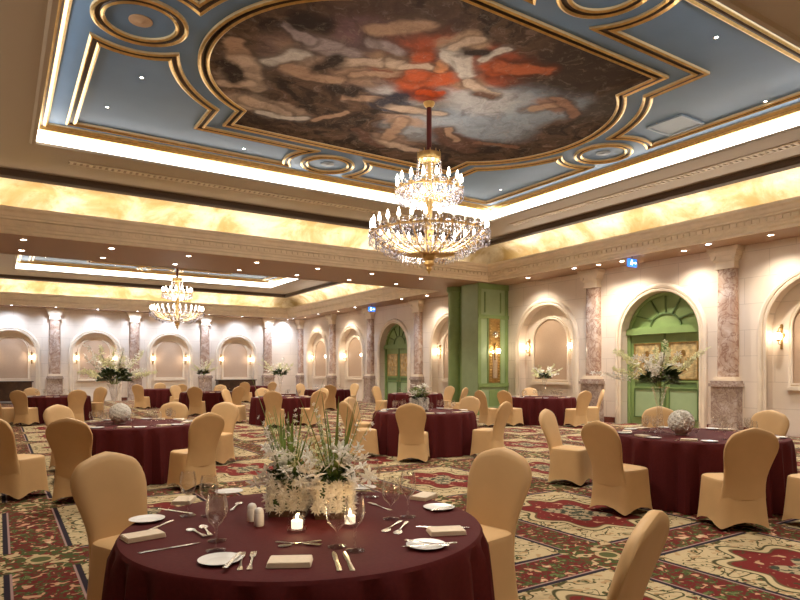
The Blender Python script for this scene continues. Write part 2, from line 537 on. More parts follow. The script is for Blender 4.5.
def link(name, me, parent=None, loc=(0, 0, 0), rot=(0, 0, 0), scale=(1, 1, 1)):
    o = bpy.data.objects.new(name, me)
    C.objects.link(o)
    o.location = loc
    o.rotation_euler = rot
    o.scale = scale
    if parent:
        o.parent = parent
    return o


def obj(name, bm, mats, parent=None, loc=(0, 0, 0), rot=(0, 0, 0), smooth=True, weld=False):
    return link(name, mesh_from(bm, name, mats, smooth, weld), parent, loc, rot)


def tag(o, label, cat, group=None):
    o['label'] = label
    o['category'] = cat
    if group:
        o['group'] = group
    return o


def structure(o):
    o['kind'] = 'structure'
    return o


def thing(name, label, cat, loc=(0, 0, 0), rz=0.0, group=None):
    o = bpy.data.objects.new(name, None)
    o.empty_display_size = 0.1
    C.objects.link(o)
    o.location = loc
    o.rotation_euler = (0, 0, rz)
    return tag(o, label, cat, group)


def dup(root, loc, rz, label=None, group=None, rot=None):
    r = root.copy()
    C.objects.link(r)
    r.location = loc
    r.rotation_euler = rot if rot else (0, 0, rz)
    if label:
        r['label'] = label
    if group:
        r['group'] = group
    for ch in list(root.children):
        c = ch.copy()
        C.objects.link(c)
        c.parent = r
        for gch in list(ch.children):
            d = gch.copy()
            C.objects.link(d)
            d.parent = c
    return r


def quad(bm, a, b, c, d, mi=0):
    f = bm.faces.new([bm.verts.new(p) for p in (a, b, c, d)])
    f.material_index = mi
    return f


def box(bm, x0, x1, y0, y1, z0, z1, mi=0, mat=None):
    vs = [bm.verts.new((x, y, z)) for x in (x0, x1) for y in (y0, y1) for z in (z0, z1)]
    for idx in ((0, 1, 3, 2), (4, 6, 7, 5), (0, 4, 5, 1), (2, 3, 7, 6), (0, 2, 6, 4), (1, 5, 7, 3)):
        f = bm.faces.new([vs[i] for i in idx])
        f.material_index = mi
    if mat is not None:
        for v in vs:
            v.co = mat @ v.co
    return vs


def lathe(bm, prof, n=24, mi=0, center=(0, 0, 0), cap=True):
    cx, cy, cz = center
    rings = []
    for (r, z) in prof:
        if r < 1e-5:
            rings.append([bm.verts.new((cx, cy, cz + z))])
        else:
            rings.append([bm.verts.new((cx + r * math.cos(2 * PI * i / n), cy + r * math.sin(2 * PI * i / n), cz + z)) for i in range(n)])
    for a, b in zip(rings, rings[1:]):
        for i in range(n):
            j = (i + 1) % n
            if len(a) == 1 and len(b) == 1:
                continue
            if len(a) == 1:
                f = bm.faces.new((a[0], b[j], b[i]))
            elif len(b) == 1:
                f = bm.faces.new((a[i], a[j], b[0]))
            else:
                f = bm.faces.new((a[i], a[j], b[j], b[i]))
            f.material_index = mi
    if cap:
        for rg in (rings[0], rings[-1]):
            if len(rg) > 2:
                try:
                    f = bm.faces.new(rg)
                    f.material_index = mi
                except ValueError:
                    pass


def tube(bm, pts, r, n=6, mi=0, r_end=None):
    pts = [Vector(p) for p in pts]
    rings = []
    L = len(pts)
    up = Vector((0, 0, 1))
    for i, p in enumerate(pts):
        d = (pts[min(i + 1, L - 1)] - pts[max(i - 1, 0)]).normalized()
        a = d.cross(up)
        if a.length < 1e-3:
            a = d.cross(Vector((1, 0, 0)))
        a.normalize()
        b = d.cross(a)
        rad = r if r_end is None else r + (r_end - r) * i / (L - 1)
        rings.append([bm.verts.new(p + a * rad * math.cos(2 * PI * k / n) + b * rad * math.sin(2 * PI * k / n)) for k in range(n)])
    for A, B in zip(rings, rings[1:]):
        for k in range(n):
            f = bm.faces.new((A[k], A[(k + 1) % n], B[(k + 1) % n], B[k]))
            f.material_index = mi
    for rg in (rings[0], rings[-1]):
        f = bm.faces.new(rg)
        f.material_index = mi


def sphere(bm, c, r, mi=0, seg=12, rings=8, sz=1.0):
    prof = [(r * math.sin(PI * i / rings), -r * sz * math.cos(PI * i / rings)) for i in range(rings + 1)]
    prof[0] = (0, prof[0][1])
    prof[-1] = (0, prof[-1][1])
    lathe(bm, prof, seg, mi, c)


def sweep(bm, path, closed, prof, mapper, mis=None):
    """sweep a profile (offset, height) along a 2D path with mitred corners"""
    n = len(path)
    P = [Vector(p) for p in path]
    rings = []
    for i in range(n):
        if closed:
            a, b = P[i] - P[i - 1], P[(i + 1) % n] - P[i]
        else:
            a = P[i] - P[i - 1] if i else P[1] - P[0]
            b = P[i + 1] - P[i] if i < n - 1 else P[i] - P[i - 1]
        a = a.normalized()
        b = b.normalized()
        na, nb = Vector((a.y, -a.x)), Vector((b.y, -b.x))
        mm = na + nb
        if mm.length < 1e-4:
            mm = na
        mm.normalize()
        k = 1.0 / max(0.35, mm.dot(na))
        rings.append([bm.verts.new(mapper(P[i].x + mm.x * o * k, P[i].y + mm.y * o * k, h)) for (o, h) in prof])
    rng = range(n) if closed else range(n - 1)
    for i in rng:
        A, B = rings[i], rings[(i + 1) % n]
        for j in range(len(prof) - 1):
            f = bm.faces.new((A[j], A[j + 1], B[j + 1], B[j]))
            if mis:
                f.material_index = mis[j]


def arch_path(c, r, spring, z0=0.0, n=24):
    pts = [(c - r, z0)]
    for i in range(n + 1):
        a = PI - PI * i / n
        pts.append((c + r * math.cos(a), spring + r * math.sin(a)))
    pts.append((c + r, z0))
    return pts


# mapper for things on the right wall (u = y, v = z, h = into the room) and on the far wall (u = x)
def map_right(u, v, h):
    return (XR - h, u, v)


def map_far(u, v, h):
    return (u, YF - h, v)


# ------------------------------------------------------------------ room shell
bm = bmesh.new()
quad(bm, (XL, YN, 0), (XR + 0.5, YN, 0), (XR + 0.5, YF + 0.5, 0), (XL, YF + 0.5, 0))
structure(obj('floor', bm, 'carpet', smooth=False))

for nm, q in (('wall_left', ((XL, YN, 0), (XL, YF, 0), (XL, YF, ZS), (XL, YN, ZS))),
              ('wall_near', ((XL, YN, 0), (XR, YN, 0), (XR, YN, ZS), (XL, YN, ZS)))):
    bm = bmesh.new()
    quad(bm, *q)
    structure(obj(nm, bm, 'wall_y' if nm == 'wall_left' else 'wall_x', smooth=False))

NICHE_D = 0.24
DOOR_D = 0.34
# (kind, centre, opening radius, spring)
BAYS_R = [('niche', -1.8), ('niche', 2.25), ('niche', 6.35), ('door', 10.36), ('niche', 14.5), ('niche', 19.6), ('door', 23.8), ('niche', 27.85), ('niche', 31.85)]
BAYS_F = [-3.1 + 3.57, 0.47 + 3.57, 0.47 + 2 * 3.57, 0.47 + 3 * 3.57]
R_OPEN, SPR = 1.18, 2.48
RF_OPEN, SPRF = 0.98, 2.42


def arched_wall(name, bays, lo, hi, mapper, mat):
    bm = bmesh.new()

    def rect(a, b, z0, z1):
        quad(bm, mapper(a, z0, 0), mapper(b, z0, 0), mapper(b, z1, 0), mapper(a, z1, 0))
    cur = lo
    for (c, r, spring, depth) in bays:
        if c - r > cur:
            rect(cur, c - r, 0, ZS)
        ap = arch_path(c, r, spring)
        for (p, q) in zip(ap[1:-1], ap[2:-1]):
            quad(bm, mapper(p[0], p[1], 0), mapper(q[0], q[1], 0), mapper(q[0], ZS, 0), mapper(p[0], ZS, 0))
        for (p, q) in zip(ap, ap[1:]):
            quad(bm, mapper(p[0], p[1], 0), mapper(q[0], q[1], 0), mapper(q[0], q[1], -depth), mapper(p[0], p[1], -depth))
        quad(bm, mapper(c - r - .05, 0, -depth), mapper(c + r + .05, 0, -depth), mapper(c + r + .05, spring + r + .05, -depth), mapper(c - r - .05, spring + r + .05, -depth))
        cur = c + r
    rect(cur, hi, 0, ZS)
    return structure(obj(name, bm, mat, smooth=False))


arched_wall('wall_right', [(c, R_OPEN, SPR, NICHE_D if k == 'niche' else DOOR_D) for k, c in BAYS_R], YN, YF, map_right, 'wall_y')
arched_wall('wall_far', [(c, RF_OPEN, SPRF, NICHE_D) for c in BAYS_F], XL, XR, map_far, 'wall_x')

# baseboards
bm = bmesh.new()
edges = [YN] + [v for k, c in BAYS_R for v in (c - R_OPEN - .2, c + R_OPEN + .2)] + [YF]
for a, b in zip(edges[0::2], edges[1::2]):
    box(bm, XR - 0.03, XR, a, b, 0, 0.16)
structure(obj('baseboard_right', bm, 'base_red', smooth=False))
bm = bmesh.new()
edges = [XL] + [v for c in BAYS_F for v in (c - RF_OPEN - .2, c + RF_OPEN + .2)] + [XR]
for a, b in zip(edges[0::2], edges[1::2]):
    box(bm, a, b, YF - 0.03, YF, 0, 0.16)
structure(obj('baseboard_far', bm, 'base_red', smooth=False))

# archivolts, one per opening
ARCH_PROF = [(0.0, -0.02), (0.0, 0.05), (-0.05, 0.065), (-0.08, 0.05), (-0.09, 0.075), (-0.15, 0.085), (-0.19, 0.06), (-0.21, 0.0)]
ti = 0
for (k, c) in BAYS_R:
    if c < 5:
        continue
    ti += 1
    bm = bmesh.new()
    sweep(bm, arch_path(c, R_OPEN, SPR), False, ARCH_PROF, map_right)
    structure(obj('trim_%d' % ti, bm, 'stone'))
for c in BAYS_F:
    ti += 1
    bm = bmesh.new()
    sweep(bm, arch_path(c, RF_OPEN, SPRF), False, ARCH_PROF, map_far)
    structure(obj('trim_%d' % ti, bm, 'stone'))

# soffit sheet with the two coffer openings
bm = bmesh.new()
(rx, ry1), (_, ry2) = ROOMS
ys = [YN, ry1 - HY, ry1 + HY, ry2 - HY, ry2 + HY, YF]
for i in range(5):
    if i in (1, 3):
        quad(bm, (XL, ys[i], ZS), (rx - HX, ys[i], ZS), (rx - HX, ys[i + 1], ZS), (XL, ys[i + 1], ZS))
        quad(bm, (rx + HX, ys[i], ZS), (XR, ys[i], ZS), (XR, ys[i + 1], ZS), (rx + HX, ys[i + 1], ZS))
    else:
        quad(bm, (XL, ys[i], ZS), (XR, ys[i], ZS), (XR, ys[i + 1], ZS), (XL, ys[i + 1], ZS))
structure(obj('ceiling', bm, 'soffit', smooth=False))


def rect_loop(bm, cx, cy, rings, mis=None):
    vs = []
    for (hx, hy, z) in rings:
        vs.append([bm.verts.new((cx + sx * hx, cy + sy * hy, z)) for sx, sy in ((-1, -1), (1, -1), (1, 1), (-1, 1))])
    for j, (A, B) in enumerate(zip(vs, vs[1:])):
        for i in range(4):
            f = bm.faces.new((A[i], A[(i + 1) % 4], B[(i + 1) % 4], B[i]))
            if mis:
                f.material_index = mis[j]


def offs(prof, hx, hy):
    return [(hx + d, hy + d, z) for d, z in prof]


CORN = [(0.02, 4.49), (-0.02, 4.50), (-0.02, 4.56), (-0.05, 4.58), (-0.05, 4.63), (-0.08, 4.66), (-0.08, 4.78), (-0.13, 4.80), (-0.13, 4.84),
        (-0.16, 4.86), (-0.18, 4.93), (-0.24, 4.97), (-0.24, 5.03), (-0.20, 5.05), (0.0, 5.05), (0.02, 4.88), (0.55, 4.88)]
COVE = [(0.55, 4.88), (0.60, 4.95), (0.60, 5.15)] + [(-0.22 + 0.82 * math.cos(a), 5.15 + 0.57 * math.sin(a)) for a in [PI / 2 * i / 8 for i in range(1, 9)]]
EDGE = [(-0.22, 5.73), (-0.22, 5.65), (-0.27, 5.62), (-0.36, 5.66), (-0.36, 5.74), (-0.40, 5.80)]

R_MUR, XC_MUR = 2.38, 1.33            # end arcs of the mural: radius, centre offset
MX, MY = 2.58, 2.78                   # mural rectangle half size
DISC = [(-4.62, 0), (4.62, 0), (0, -3.82), (0, 3.82)]
R_DISC = 0.52


def arc(cx, cy, r, a0, a1, n=10):
    return [(cx + r * math.cos(a0 + (a1 - a0) * i / n), cy + r * math.sin(a0 + (a1 - a0) * i / n)) for i in range(n + 1)]


def mural_outline():
    dy = math.sqrt(R_MUR ** 2 - (MX - XC_MUR) ** 2)
    a = math.atan2(dy, MX - XC_MUR)
    right = arc(XC_MUR, 0, R_MUR, -a, a, 28)
    left = [(-x, -y) for x, y in right]
    return [(MX, -MY)] + right + [(MX, MY), (-MX, MY)] + left + [(-MX, -MY)]


def corner_panel(sx, sy):
    """L-shaped corner panel outline in the +x +y corner, mirrored by sx, sy"""
    ex, ey = 5.07, 4.30
    rd = 0.92
    rb = R_MUR + 0.42
    nx, ny = MX + 0.42, MY + 0.42
    dxx, dxy = DISC[1]
    pts = []
    # start on the outer side edge, beside the side disc
    y_a = math.sqrt(rd ** 2 - (ex - dxx) ** 2)
    a0 = math.atan2(y_a, ex - dxx)
    # intersection of disc arc with the big arc about (XC_MUR, 0)
    d = dxx - XC_MUR
    xx = (d * d - rd * rd + rb * rb) / (2 * d)
    yy = math.sqrt(max(0, rb * rb - xx * xx))
    a1 = math.atan2(yy, XC_MUR + xx - dxx)
    pts += arc(dxx, 0, rd, a0, a1, 12)
    b0 = math.atan2(yy, xx)
    yb = math.sqrt(rb * rb - (nx - XC_MUR) ** 2)
    b1 = math.atan2(yb, nx - XC_MUR)
    pts += arc(XC_MUR, 0, rb, b0, b1, 14)[1:]
    pts.append((nx, ny))
    dzx, dzy = DISC[3]
    x_c = math.sqrt(rd ** 2 - (ny - dzy) ** 2)
    c0 = math.atan2(ny - dzy, x_c)
    x_d = math.sqrt(rd ** 2 - (ey - dzy) ** 2)
    c1 = math.atan2(ey - dzy, x_d)
    pts += arc(dzx, dzy, rd, c0, c1, 10)
    pts.append((ex, ey))
    pts = [(x * sx, y * sy) for x, y in pts]
    if sx * sy < 0:
        pts.reverse()
    return pts


MOULD = [(-0.085, 0.0), (-0.085, 0.03), (-0.06, 0.05), (-0.035, 0.03), (-0.02, 0.012), (0.02, 0.012), (0.03, 0.03), (0.055, 0.055), (0.085, 0.04), (0.085, 0.0)]
MOULD_M = [1, 0, 0, 2, 2, 2, 0, 0, 1]

for ri, (cx, cy) in enumerate(ROOMS):
    bm = bmesh.new()
    rect_loop(bm, cx, cy, offs(CORN, HX, HY))
    # dentils
    for sgn in (-1, 1):
        n = int(2 * HX / 0.16)
        for i in range(n):
            x = cx - HX + 0.16 * (i + 0.5)
            yv = cy + sgn * (HY - 0.08)
            box(bm, x - 0.05, x + 0.05, min(yv, yv - sgn * 0.04), max(yv, yv - sgn * 0.04), 4.69, 4.77)
        n = int(2 * HY / 0.16)
        for i in range(n):
            y = cy - HY + 0.16 * (i + 0.5)
            xv = cx + sgn * (HX - 0.08)
            box(bm, min(xv, xv - sgn * 0.04), max(xv, xv - sgn * 0.04), y - 0.05, y + 0.05, 4.69, 4.77)
    structure(obj('trim_%d' % (30 + ri), bm, 'cornice', smooth=False))
    bm = bmesh.new()
    rect_loop(bm, cx, cy, offs(COVE, HX, HY))
    structure(obj('ceiling', bm, 'gold'))
    bm = bmesh.new()
    rect_loop(bm, cx, cy, offs(EDGE, HX, HY))
    structure(obj('trim_%d' % (34 + ri), bm, 'dark', smooth=False))  # edge moulding painted dark for the shade away from the cove light
    # flat beige ceiling and lip
    bm = bmesh.new()
    rect_loop(bm, cx, cy, [(HX - .38, HY - .38, ZC), (OX + .10, OY + .10, ZC), (OX + .06, OY + .06, ZC - .03), (OX, OY, ZC - .03), (OX, OY, ZC + 0.02)])
    structure(obj('ceiling', bm, 'ceil', smooth=False))
    bm = bmesh.new()
    rect_loop(bm, cx, cy, [(OX, OY, ZC + 0.02), (OX + .02, OY + .02, ZB - 0.10)])
    o = structure(obj('trim_%d' % (38 + ri), bm, 'band', smooth=False))
    bm = bmesh.new()
    rect_loop(bm, cx, cy, [(OX + .02, OY + .02, ZB - .10), (OX - .01, OY - .01, ZB - .11), (OX - .05, OY - .05, ZB - .10), (OX - .08, OY - .08, ZB - .05),
                           (OX - .11, OY - .11, ZB - .05), (OX - .15, OY - .15, ZB - .07), (OX - .19, OY - .19, ZB - .03), (OX - .19, OY - .19, ZB)], [1, 0, 0, 2, 0, 0, 1])
    structure(obj('trim_%d' % (42 + ri), bm, ['gilt', 'cream_gilt', 'dark'], smooth=False))
    bm = bmesh.new()
    quad(bm, (cx - OX, cy - OY, ZB), (cx + OX, cy - OY, ZB), (cx + OX, cy + OY, ZB), (cx - OX, cy + OY, ZB))
    structure(obj('ceiling', bm, 'blue', smooth=False))

    def mc(u, v, h):
        return (u + cx, v + cy, ZB - h)
    tn = 50 + 20 * ri
    for q, (sx, sy) in enumerate(((1, 1), (-1, 1), (1, -1), (-1, -1))):
        bm = bmesh.new()
        sweep(bm, corner_panel(sx, sy), True, MOULD, mc, MOULD_M)
        structure(obj('trim_%d' % (tn + q), bm, ['gilt', 'cream_gilt', 'dark'], smooth=False))
    bm = bmesh.new()
    sweep(bm, mural_outline(), True, MOULD, mc, MOULD_M)
    structure(obj('trim_%d' % (tn + 5), bm, ['gilt', 'cream_gilt', 'dark'], smooth=False))
    where = ('back', 'right', 'left', 'front')
    for q, (dx, dy) in enumerate(DISC):
        bm = bmesh.new()
        sweep(bm, arc(dx, dy, R_DISC, 0, 2 * PI, 40)[:-1], True, MOULD, mc, MOULD_M)
        structure(obj('trim_%d' % (tn + 6 + q), bm, ['gilt', 'cream_gilt', 'dark'], smooth=False))
        bm = bmesh.new()
        lathe(bm, [(0.15, 0), (0.15, -0.012), (0.11, -0.02), (0.05, -0.02), (0.03, -0.03), (0, -0.03)], 24, 0, (cx + dx, cy + dy, ZB))
        side = ['left', 'right', 'near', 'far'][q]
        rm = ['main', 'second'][ri]
        tag(obj('ceiling_rosette', bm, 'pink' if (ri == 0 and q == 0) else 'vent'),
            'small round rosette inside the %s gilded circle of the %s blue ceiling' % (side, rm), 'rosette')

# the painting on the main ceiling
cx, cy = ROOMS[0]
bm = bmesh.new()
ol = mural_outline()
f = bm.faces.new([bm.verts.new((x, y, 0)) for x, y in ol])
bmesh.ops.triangulate(bm, faces=[f])
tag(obj('ceiling_mural', bm, 'mural', loc=(cx, cy, ZB - 0.012), smooth=False), 'large ceiling painting of swirling figures and clouds in brown, red and pale blue', 'mural')
cx2, cy2 = ROOMS[1]
bm = bmesh.new()
f = bm.faces.new([bm.verts.new((x, y, 0)) for x, y in ol])
bmesh.ops.triangulate(bm, faces=[f])
tag(obj('ceiling_mural', bm, 'mural', loc=(cx2, cy2, ZB - 0.012), smooth=False), 'painted panel in the far room ceiling above the smaller chandelier', 'mural')

# vent on the blue ceiling
p = at(675, 125, ZB)
v = thing('air_vent', 'flat square access vent on the blue ceiling at right', 'vent', (p.x, p.y, ZB))
bm = bmesh.new()
box(bm, -.33, .33, -.33, .33, -.015, 0)
obj('vent_panel', bm, 'vent', v, smooth=False)
bm = bmesh.new()
for s in (-1, 1):
    box(bm, -.36, .36, s * .35 - .02, s * .35 + .02, -.03, 0)
    box(bm, s * .35 - .02, s * .35 + .02, -.36, .36, -.03, 0)
obj('vent_frame', bm, 'blue_rim', v, smooth=False)

# long slot grilles in the beige ceiling
for (x0, x1, y0, y1, lab) in ((1.2, 12.0, 14.35, 14.55, 'long slotted air grille in the beige ceiling above the far beam'),
                              (12.55, 12.75, 3.0, 13.6, 'long slotted air grille in the beige ceiling above the right wall')):
    gr = thing('air_grille', lab, 'grille', ((x0 + x1) / 2, (y0 + y1) / 2, ZC))
    hx, hy = (x1 - x0) / 2, (y1 - y0) / 2
    bm = bmesh.new()
    for s in (-1, 1):
        if hx > hy:
            box(bm, -hx, hx, s * hy - .015, s * hy + .015, -.02, 0)
        else:
            box(bm, s * hx - .015, s * hx + .015, -hy, hy, -.02, 0)
    obj('grille_frame', bm, 'grille', gr, smooth=False)
    bm = bmesh.new()
    L = max(hx, hy)
    n = int(2 * L / .12)
    for i in range(n):
        c = -L + .12 * (i + .5)
        if hx > hy:
            box(bm, c - .03, c + .03, -hy + .02, hy - .02, -.018, 0)
        else:
            box(bm, -hx + .02, hx - .02, c - .03, c + .03, -.018, 0)
    obj('slats', bm, 'grille', gr, smooth=False)


# cove strip lights (lie in the trough behind the cornice) -------------------------------------------------
def area(name, loc, sx, sy, power, col, rot):
    l = bpy.data.lights.new(name, 'AREA')
    l.shape = 'RECTANGLE'
    l.size, l.size_y = sx, sy
    l.energy = power
    l.color = col
    o = bpy.data.objects.new(name, l)
    C.objects.link(o)
    o.location = loc
    o.rotation_euler = rot
    return o


for (cx, cy) in ROOMS:
    for sgn in (-1, 1):
        area('cove_strip', (cx, cy + sgn * (HY + .48), 4.93), 2 * HX - 1.2, 0.08, P_COVE * 2 * HX, WARMW, (PI - sgn * 0.45, 0, 0))
        area('cove_strip', (cx + sgn * (HX + .48), cy, 4.93), 0.08, 2 * HY - 1.2, P_COVE * 2 * HY, WARMW, (PI, -sgn * 0.45, 0))


def spot(name, loc, power, col, angle=80, blend=0.6, rot=(0, 0, 0), r=0.05):
    l = bpy.data.lights.new(name, 'SPOT')
    l.energy = power
    l.color = col
    l.spot_size = math.radians(angle)
    l.spot_blend = blend
    l.shadow_soft_size = r
    o = bpy.data.objects.new(name, l)
    C.objects.link(o)
    o.location = loc
    o.rotation_euler = rot
    return o


# ------------------------------------------------------------------ columns on the walls
ORD = ['first', 'second', 'third', 'fourth', 'fifth', 'sixth', 'seventh', 'eighth', 'ninth', 'tenth']


def make_column():
    t = thing('marble_column', '', 'column')
    # local: back on y=0, protrudes to -y
    bm = bmesh.new()
    for (w, d, z0, z1) in ((.36, .30, 0, .16), (.32, .26, .16, 1.12), (.36, .30, 1.12, 1.20), (.33, .27, 1.20, 1.26)):
        box(bm, -w, w, -d, 0, z0, z1)
    obj('plinth', bm, 'marble2', t, smooth=False)
    bm = bmesh.new()
    for (w, d, z0, z1) in ((.29, .245, 1.26, 1.31), (.265, .22, 1.31, 1.36)):
        box(bm, -w, w, -d, 0, z0, z1)
    obj('shaft_base', bm, 'stone', t, smooth=False)
    bm = bmesh.new()
    N = 10
    pts = [(-.235, 0), (-.235, -.12)] + [(.235 * math.cos(PI + PI * i / N), -.12 - .085 * math.sin(PI * i / N)) for i in range(1, N)] + [(.235, -.12), (.235, 0)]
    pr = [[bm.verts.new((x * k, y * k, z)) for x, y in pts] for z, k in ((1.36, 1.0), (2.4, .985), (3.98, .94))]
    for A, B in zip(pr, pr[1:]):
        for i in range(len(pts) - 1):
            bm.faces.new((A[i], A[i + 1], B[i + 1], B[i]))
    obj('shaft', bm, 'marble', t)
    bm = bmesh.new()
    for (w, d, z0, z1) in ((.25, .23, 3.98, 4.03), (.23, .20, 4.03, 4.16), (.26, .24, 4.16, 4.2), (.285, .26, 4.2, 4.29), (.32, .29, 4.29, 4.34), (.34, .31, 4.34, 4.40), (.38, .34, 4.40, 4.495)):
        box(bm, -w, w, -d, 0, z0, z1)
    for s in (-1, 1):
        for k in range(2):
            m4 = Matrix.Translation((s * .27, -.27 + .2 * k, 4.26))
            bm2 = m4
            for i in range(8):
                pass
        tube(bm, [(s * .25, -.30, 4.26), (s * .25, 0, 4.26)], .06, 10)
    obj('capital', bm, 'cornice', t, smooth=False)
    return t


col0 = make_column()
first = True
COLS_R = [4.25, 8.42, 12.5, 21.75, 25.78, 29.8, 33.95]
LBL_R = {4.25: 'rose marble column on the right wall nearest the camera', 8.42: 'rose marble column on the right wall just right of the near green door',
         12.5: 'rose marble column between the near green door and the niche with flowers', 21.75: 'rose marble column on the right wall behind the green pier',
         25.78: 'rose marble column left of the far green door', 29.8: 'rose marble column between the two far right wall niches',
         33.95: 'rose marble column in the far right corner of the second room'}
for y in COLS_R:
    if y < 5:
        continue
    loc, rz = (XR, y, 0), -PI / 2
    if first:
        col0.location, col0.rotation_euler = loc, (0, 0, rz)
        col0['label'] = LBL_R[y]
        first = False
    else:
        dup(col0, loc, rz, LBL_R[y])
COLS_F = [2.25, 5.83, 9.40, 12.97]
for i, x in enumerate(COLS_F):
    dup(col0, (x, YF, 0), 0, '%s rose marble column from the left on the far wall' % ORD[i])


# ------------------------------------------------------------------ niche panels and sconces
def make_panel(r, spring, z0, mapper, name, label, mat='pink'):
    t = thing(name, label, 'wall panel')
    ap = arch_path(0, r, spring, z0, 20)
    bm = bmesh.new()
    f = bm.faces.new([bm.verts.new(mapper(u, v, 0.012)) for u, v in ap])
    obj('fabric_panel', bm, mat, t, smooth=False)
    bm = bmesh.new()
    sweep(bm, ap, True, [(0.0, 0.0), (0.0, 0.045), (-.03, 0.055), (-.05, .03), (-.09, .045), (-.11, 0.0)], mapper)
    obj('panel_frame', bm, 'stone' if mat == 'pink' else 'gilt', t)
    bm = bmesh.new()
    vs = [mapper(u, v, h) for u in (-r - .14, r + .14) for v in (z0 - .16, z0 - .09) for h in (0, .09)]
    lo = [min(q[i] for q in vs) for i in range(3)]
    hi = [max(q[i] for q in vs) for i in range(3)]
    box(bm, lo[0], hi[0], lo[1], hi[1], lo[2], hi[2])
    obj('sill', bm, 'stone', t, smooth=False)
    return t


def mrl(u, v, h):
    return (-h, u, v)


def mfl(u, v, h):
    return (u, -h, v)


LBLP = {6.35: 'arched rose panel with gilt edge at the right border of the photo', 14.5: 'arched rose panel behind the flower vase left of the near door',
        19.6: 'arched rose panel half hidden behind the green pier', 27.85: 'arched rose panel nearest the far green door', 31.85: 'arched rose panel beside the far right corner'}
for k, c in BAYS_R:
    if k == 'niche' and c > 5:
        p = make_panel(.72, 2.48, 1.22, mrl, 'arched_panel', LBLP[c], 'pink')
        p.location = (XR + NICHE_D, c, 0)
for i, c in enumerate(BAYS_F):
    p = make_panel(.68, 2.42, 1.16, mfl, 'arched_panel', '%s arched rose panel from the left on the far wall' % ORD[i])
    p.location = (c, YF + NICHE_D, 0)


def make_sconce():
    """on a wall at y=0, sticking out to -y"""
    t = thing('wall_sconce', '', 'wall lamp')
    bm = bmesh.new()
    lathe(bm, [(0, -.03), (.03, -.03), (.065, -.015), (.075, 0)], 14)
    for v in bm.verts:
        v.co = Matrix.Rotation(-PI / 2, 4, 'X') @ v.co
        v.co = Vector((v.co.x, -abs(v.co.y) if v.co.y < 0 else -v.co.y, v.co.z + .05))
    box(bm, -.025, .025, -.02, 0, -.22, .26)
    sphere(bm, (0, -.02, .28), .035, seg=10, rings=6)
    sphere(bm, (0, -.02, -.24), .03, seg=10, rings=6)
    obj('backplate', bm, 'brass', t)
    bm = bmesh.new()
    pts = [(0, -.02, .02)] + [(0, -.09 - .08 * math.sin(a), .10 + .10 * math.cos(a) * -1) for a in [PI * i / 6 for i in range(7)]]
    tube(bm, [(0, -.01, -.10), (0, -.08, -.16), (0, -.15, -.14), (0, -.17, -.08)], .012, 6)
    lathe(bm, [(0, -.09), (.02, -.09), (.05, -.06), (.055, -.045)], 12, 0, (0, -.17, 0))
    obj('lower_arm', bm, 'brass', t)
    bm = bmesh.new()
    tube(bm, [(0, -.01, .16), (0, -.07, .24), (0, -.14, .22), (0, -.17, .15), (0, -.17, .12)], .012, 6)
    obj('upper_arm', bm, 'brass', t)
    bm = bmesh.new()
    lathe(bm, [(.055, .10), (.03, .14), (.012, .16), (0, .19)], 12, 0, (0, -.17, 0))
    obj('lamp_cap', bm, 'brass', t)
    bm = bmesh.new()
    lathe(bm, [(0, -.05), (.05, -.045), (.072, 0), (.07, .05), (.052, .10), (0, .11)], 14, 0, (0, -.17, 0))
    obj('lamp_globe', bm, 'globe', t)
    l = bpy.data.lights.new('sconce_glow', 'POINT')
    l.energy = P_SCONCE
    l.color = WARM
    l.shadow_soft_size = .06
    o = bpy.data.objects.new('sconce_glow', l)
    C.objects.link(o)
    o.location = (0, -.17, -.02)
    o.location = (0, -.30, .03)
    o.parent = t
    return t


sc0 = make_sconce()
scl = []
for c, nm in ((6.35, 'arched niche at the right border'), (14.5, 'flower vase niche'), (19.6, 'niche behind the green pier'),
              (27.85, 'niche next to the far green door'), (31.85, 'niche by the far right corner')):
    for s, w in ((1, 'left'), (-1, 'right')):
        if c == 6.35 and s == -1:
            continue
        scl.append(((XR + NICHE_D, c + s * .97, 2.27), -PI / 2, 'lit brass sconce on the %s side of the %s' % (w, nm)))
for i, c in enumerate(BAYS_F):
    for s, w in ((-1, 'left'), (1, 'right')):
        scl.append(((c + s * .84, YF + NICHE_D - .02, 2.12), 0, 'lit brass sconce %s of the %s far wall panel from the left' % (w, ORD[i])))
for i, (loc, rz, lab) in enumerate(scl):
    if i == 0:
        sc0.location, sc0.rotation_euler = loc, (0, 0, rz)
        sc0['label'] = lab
    else:
        dup(sc0, loc, rz, lab, 'wall sconces')
sc0['group'] = 'wall sconces'


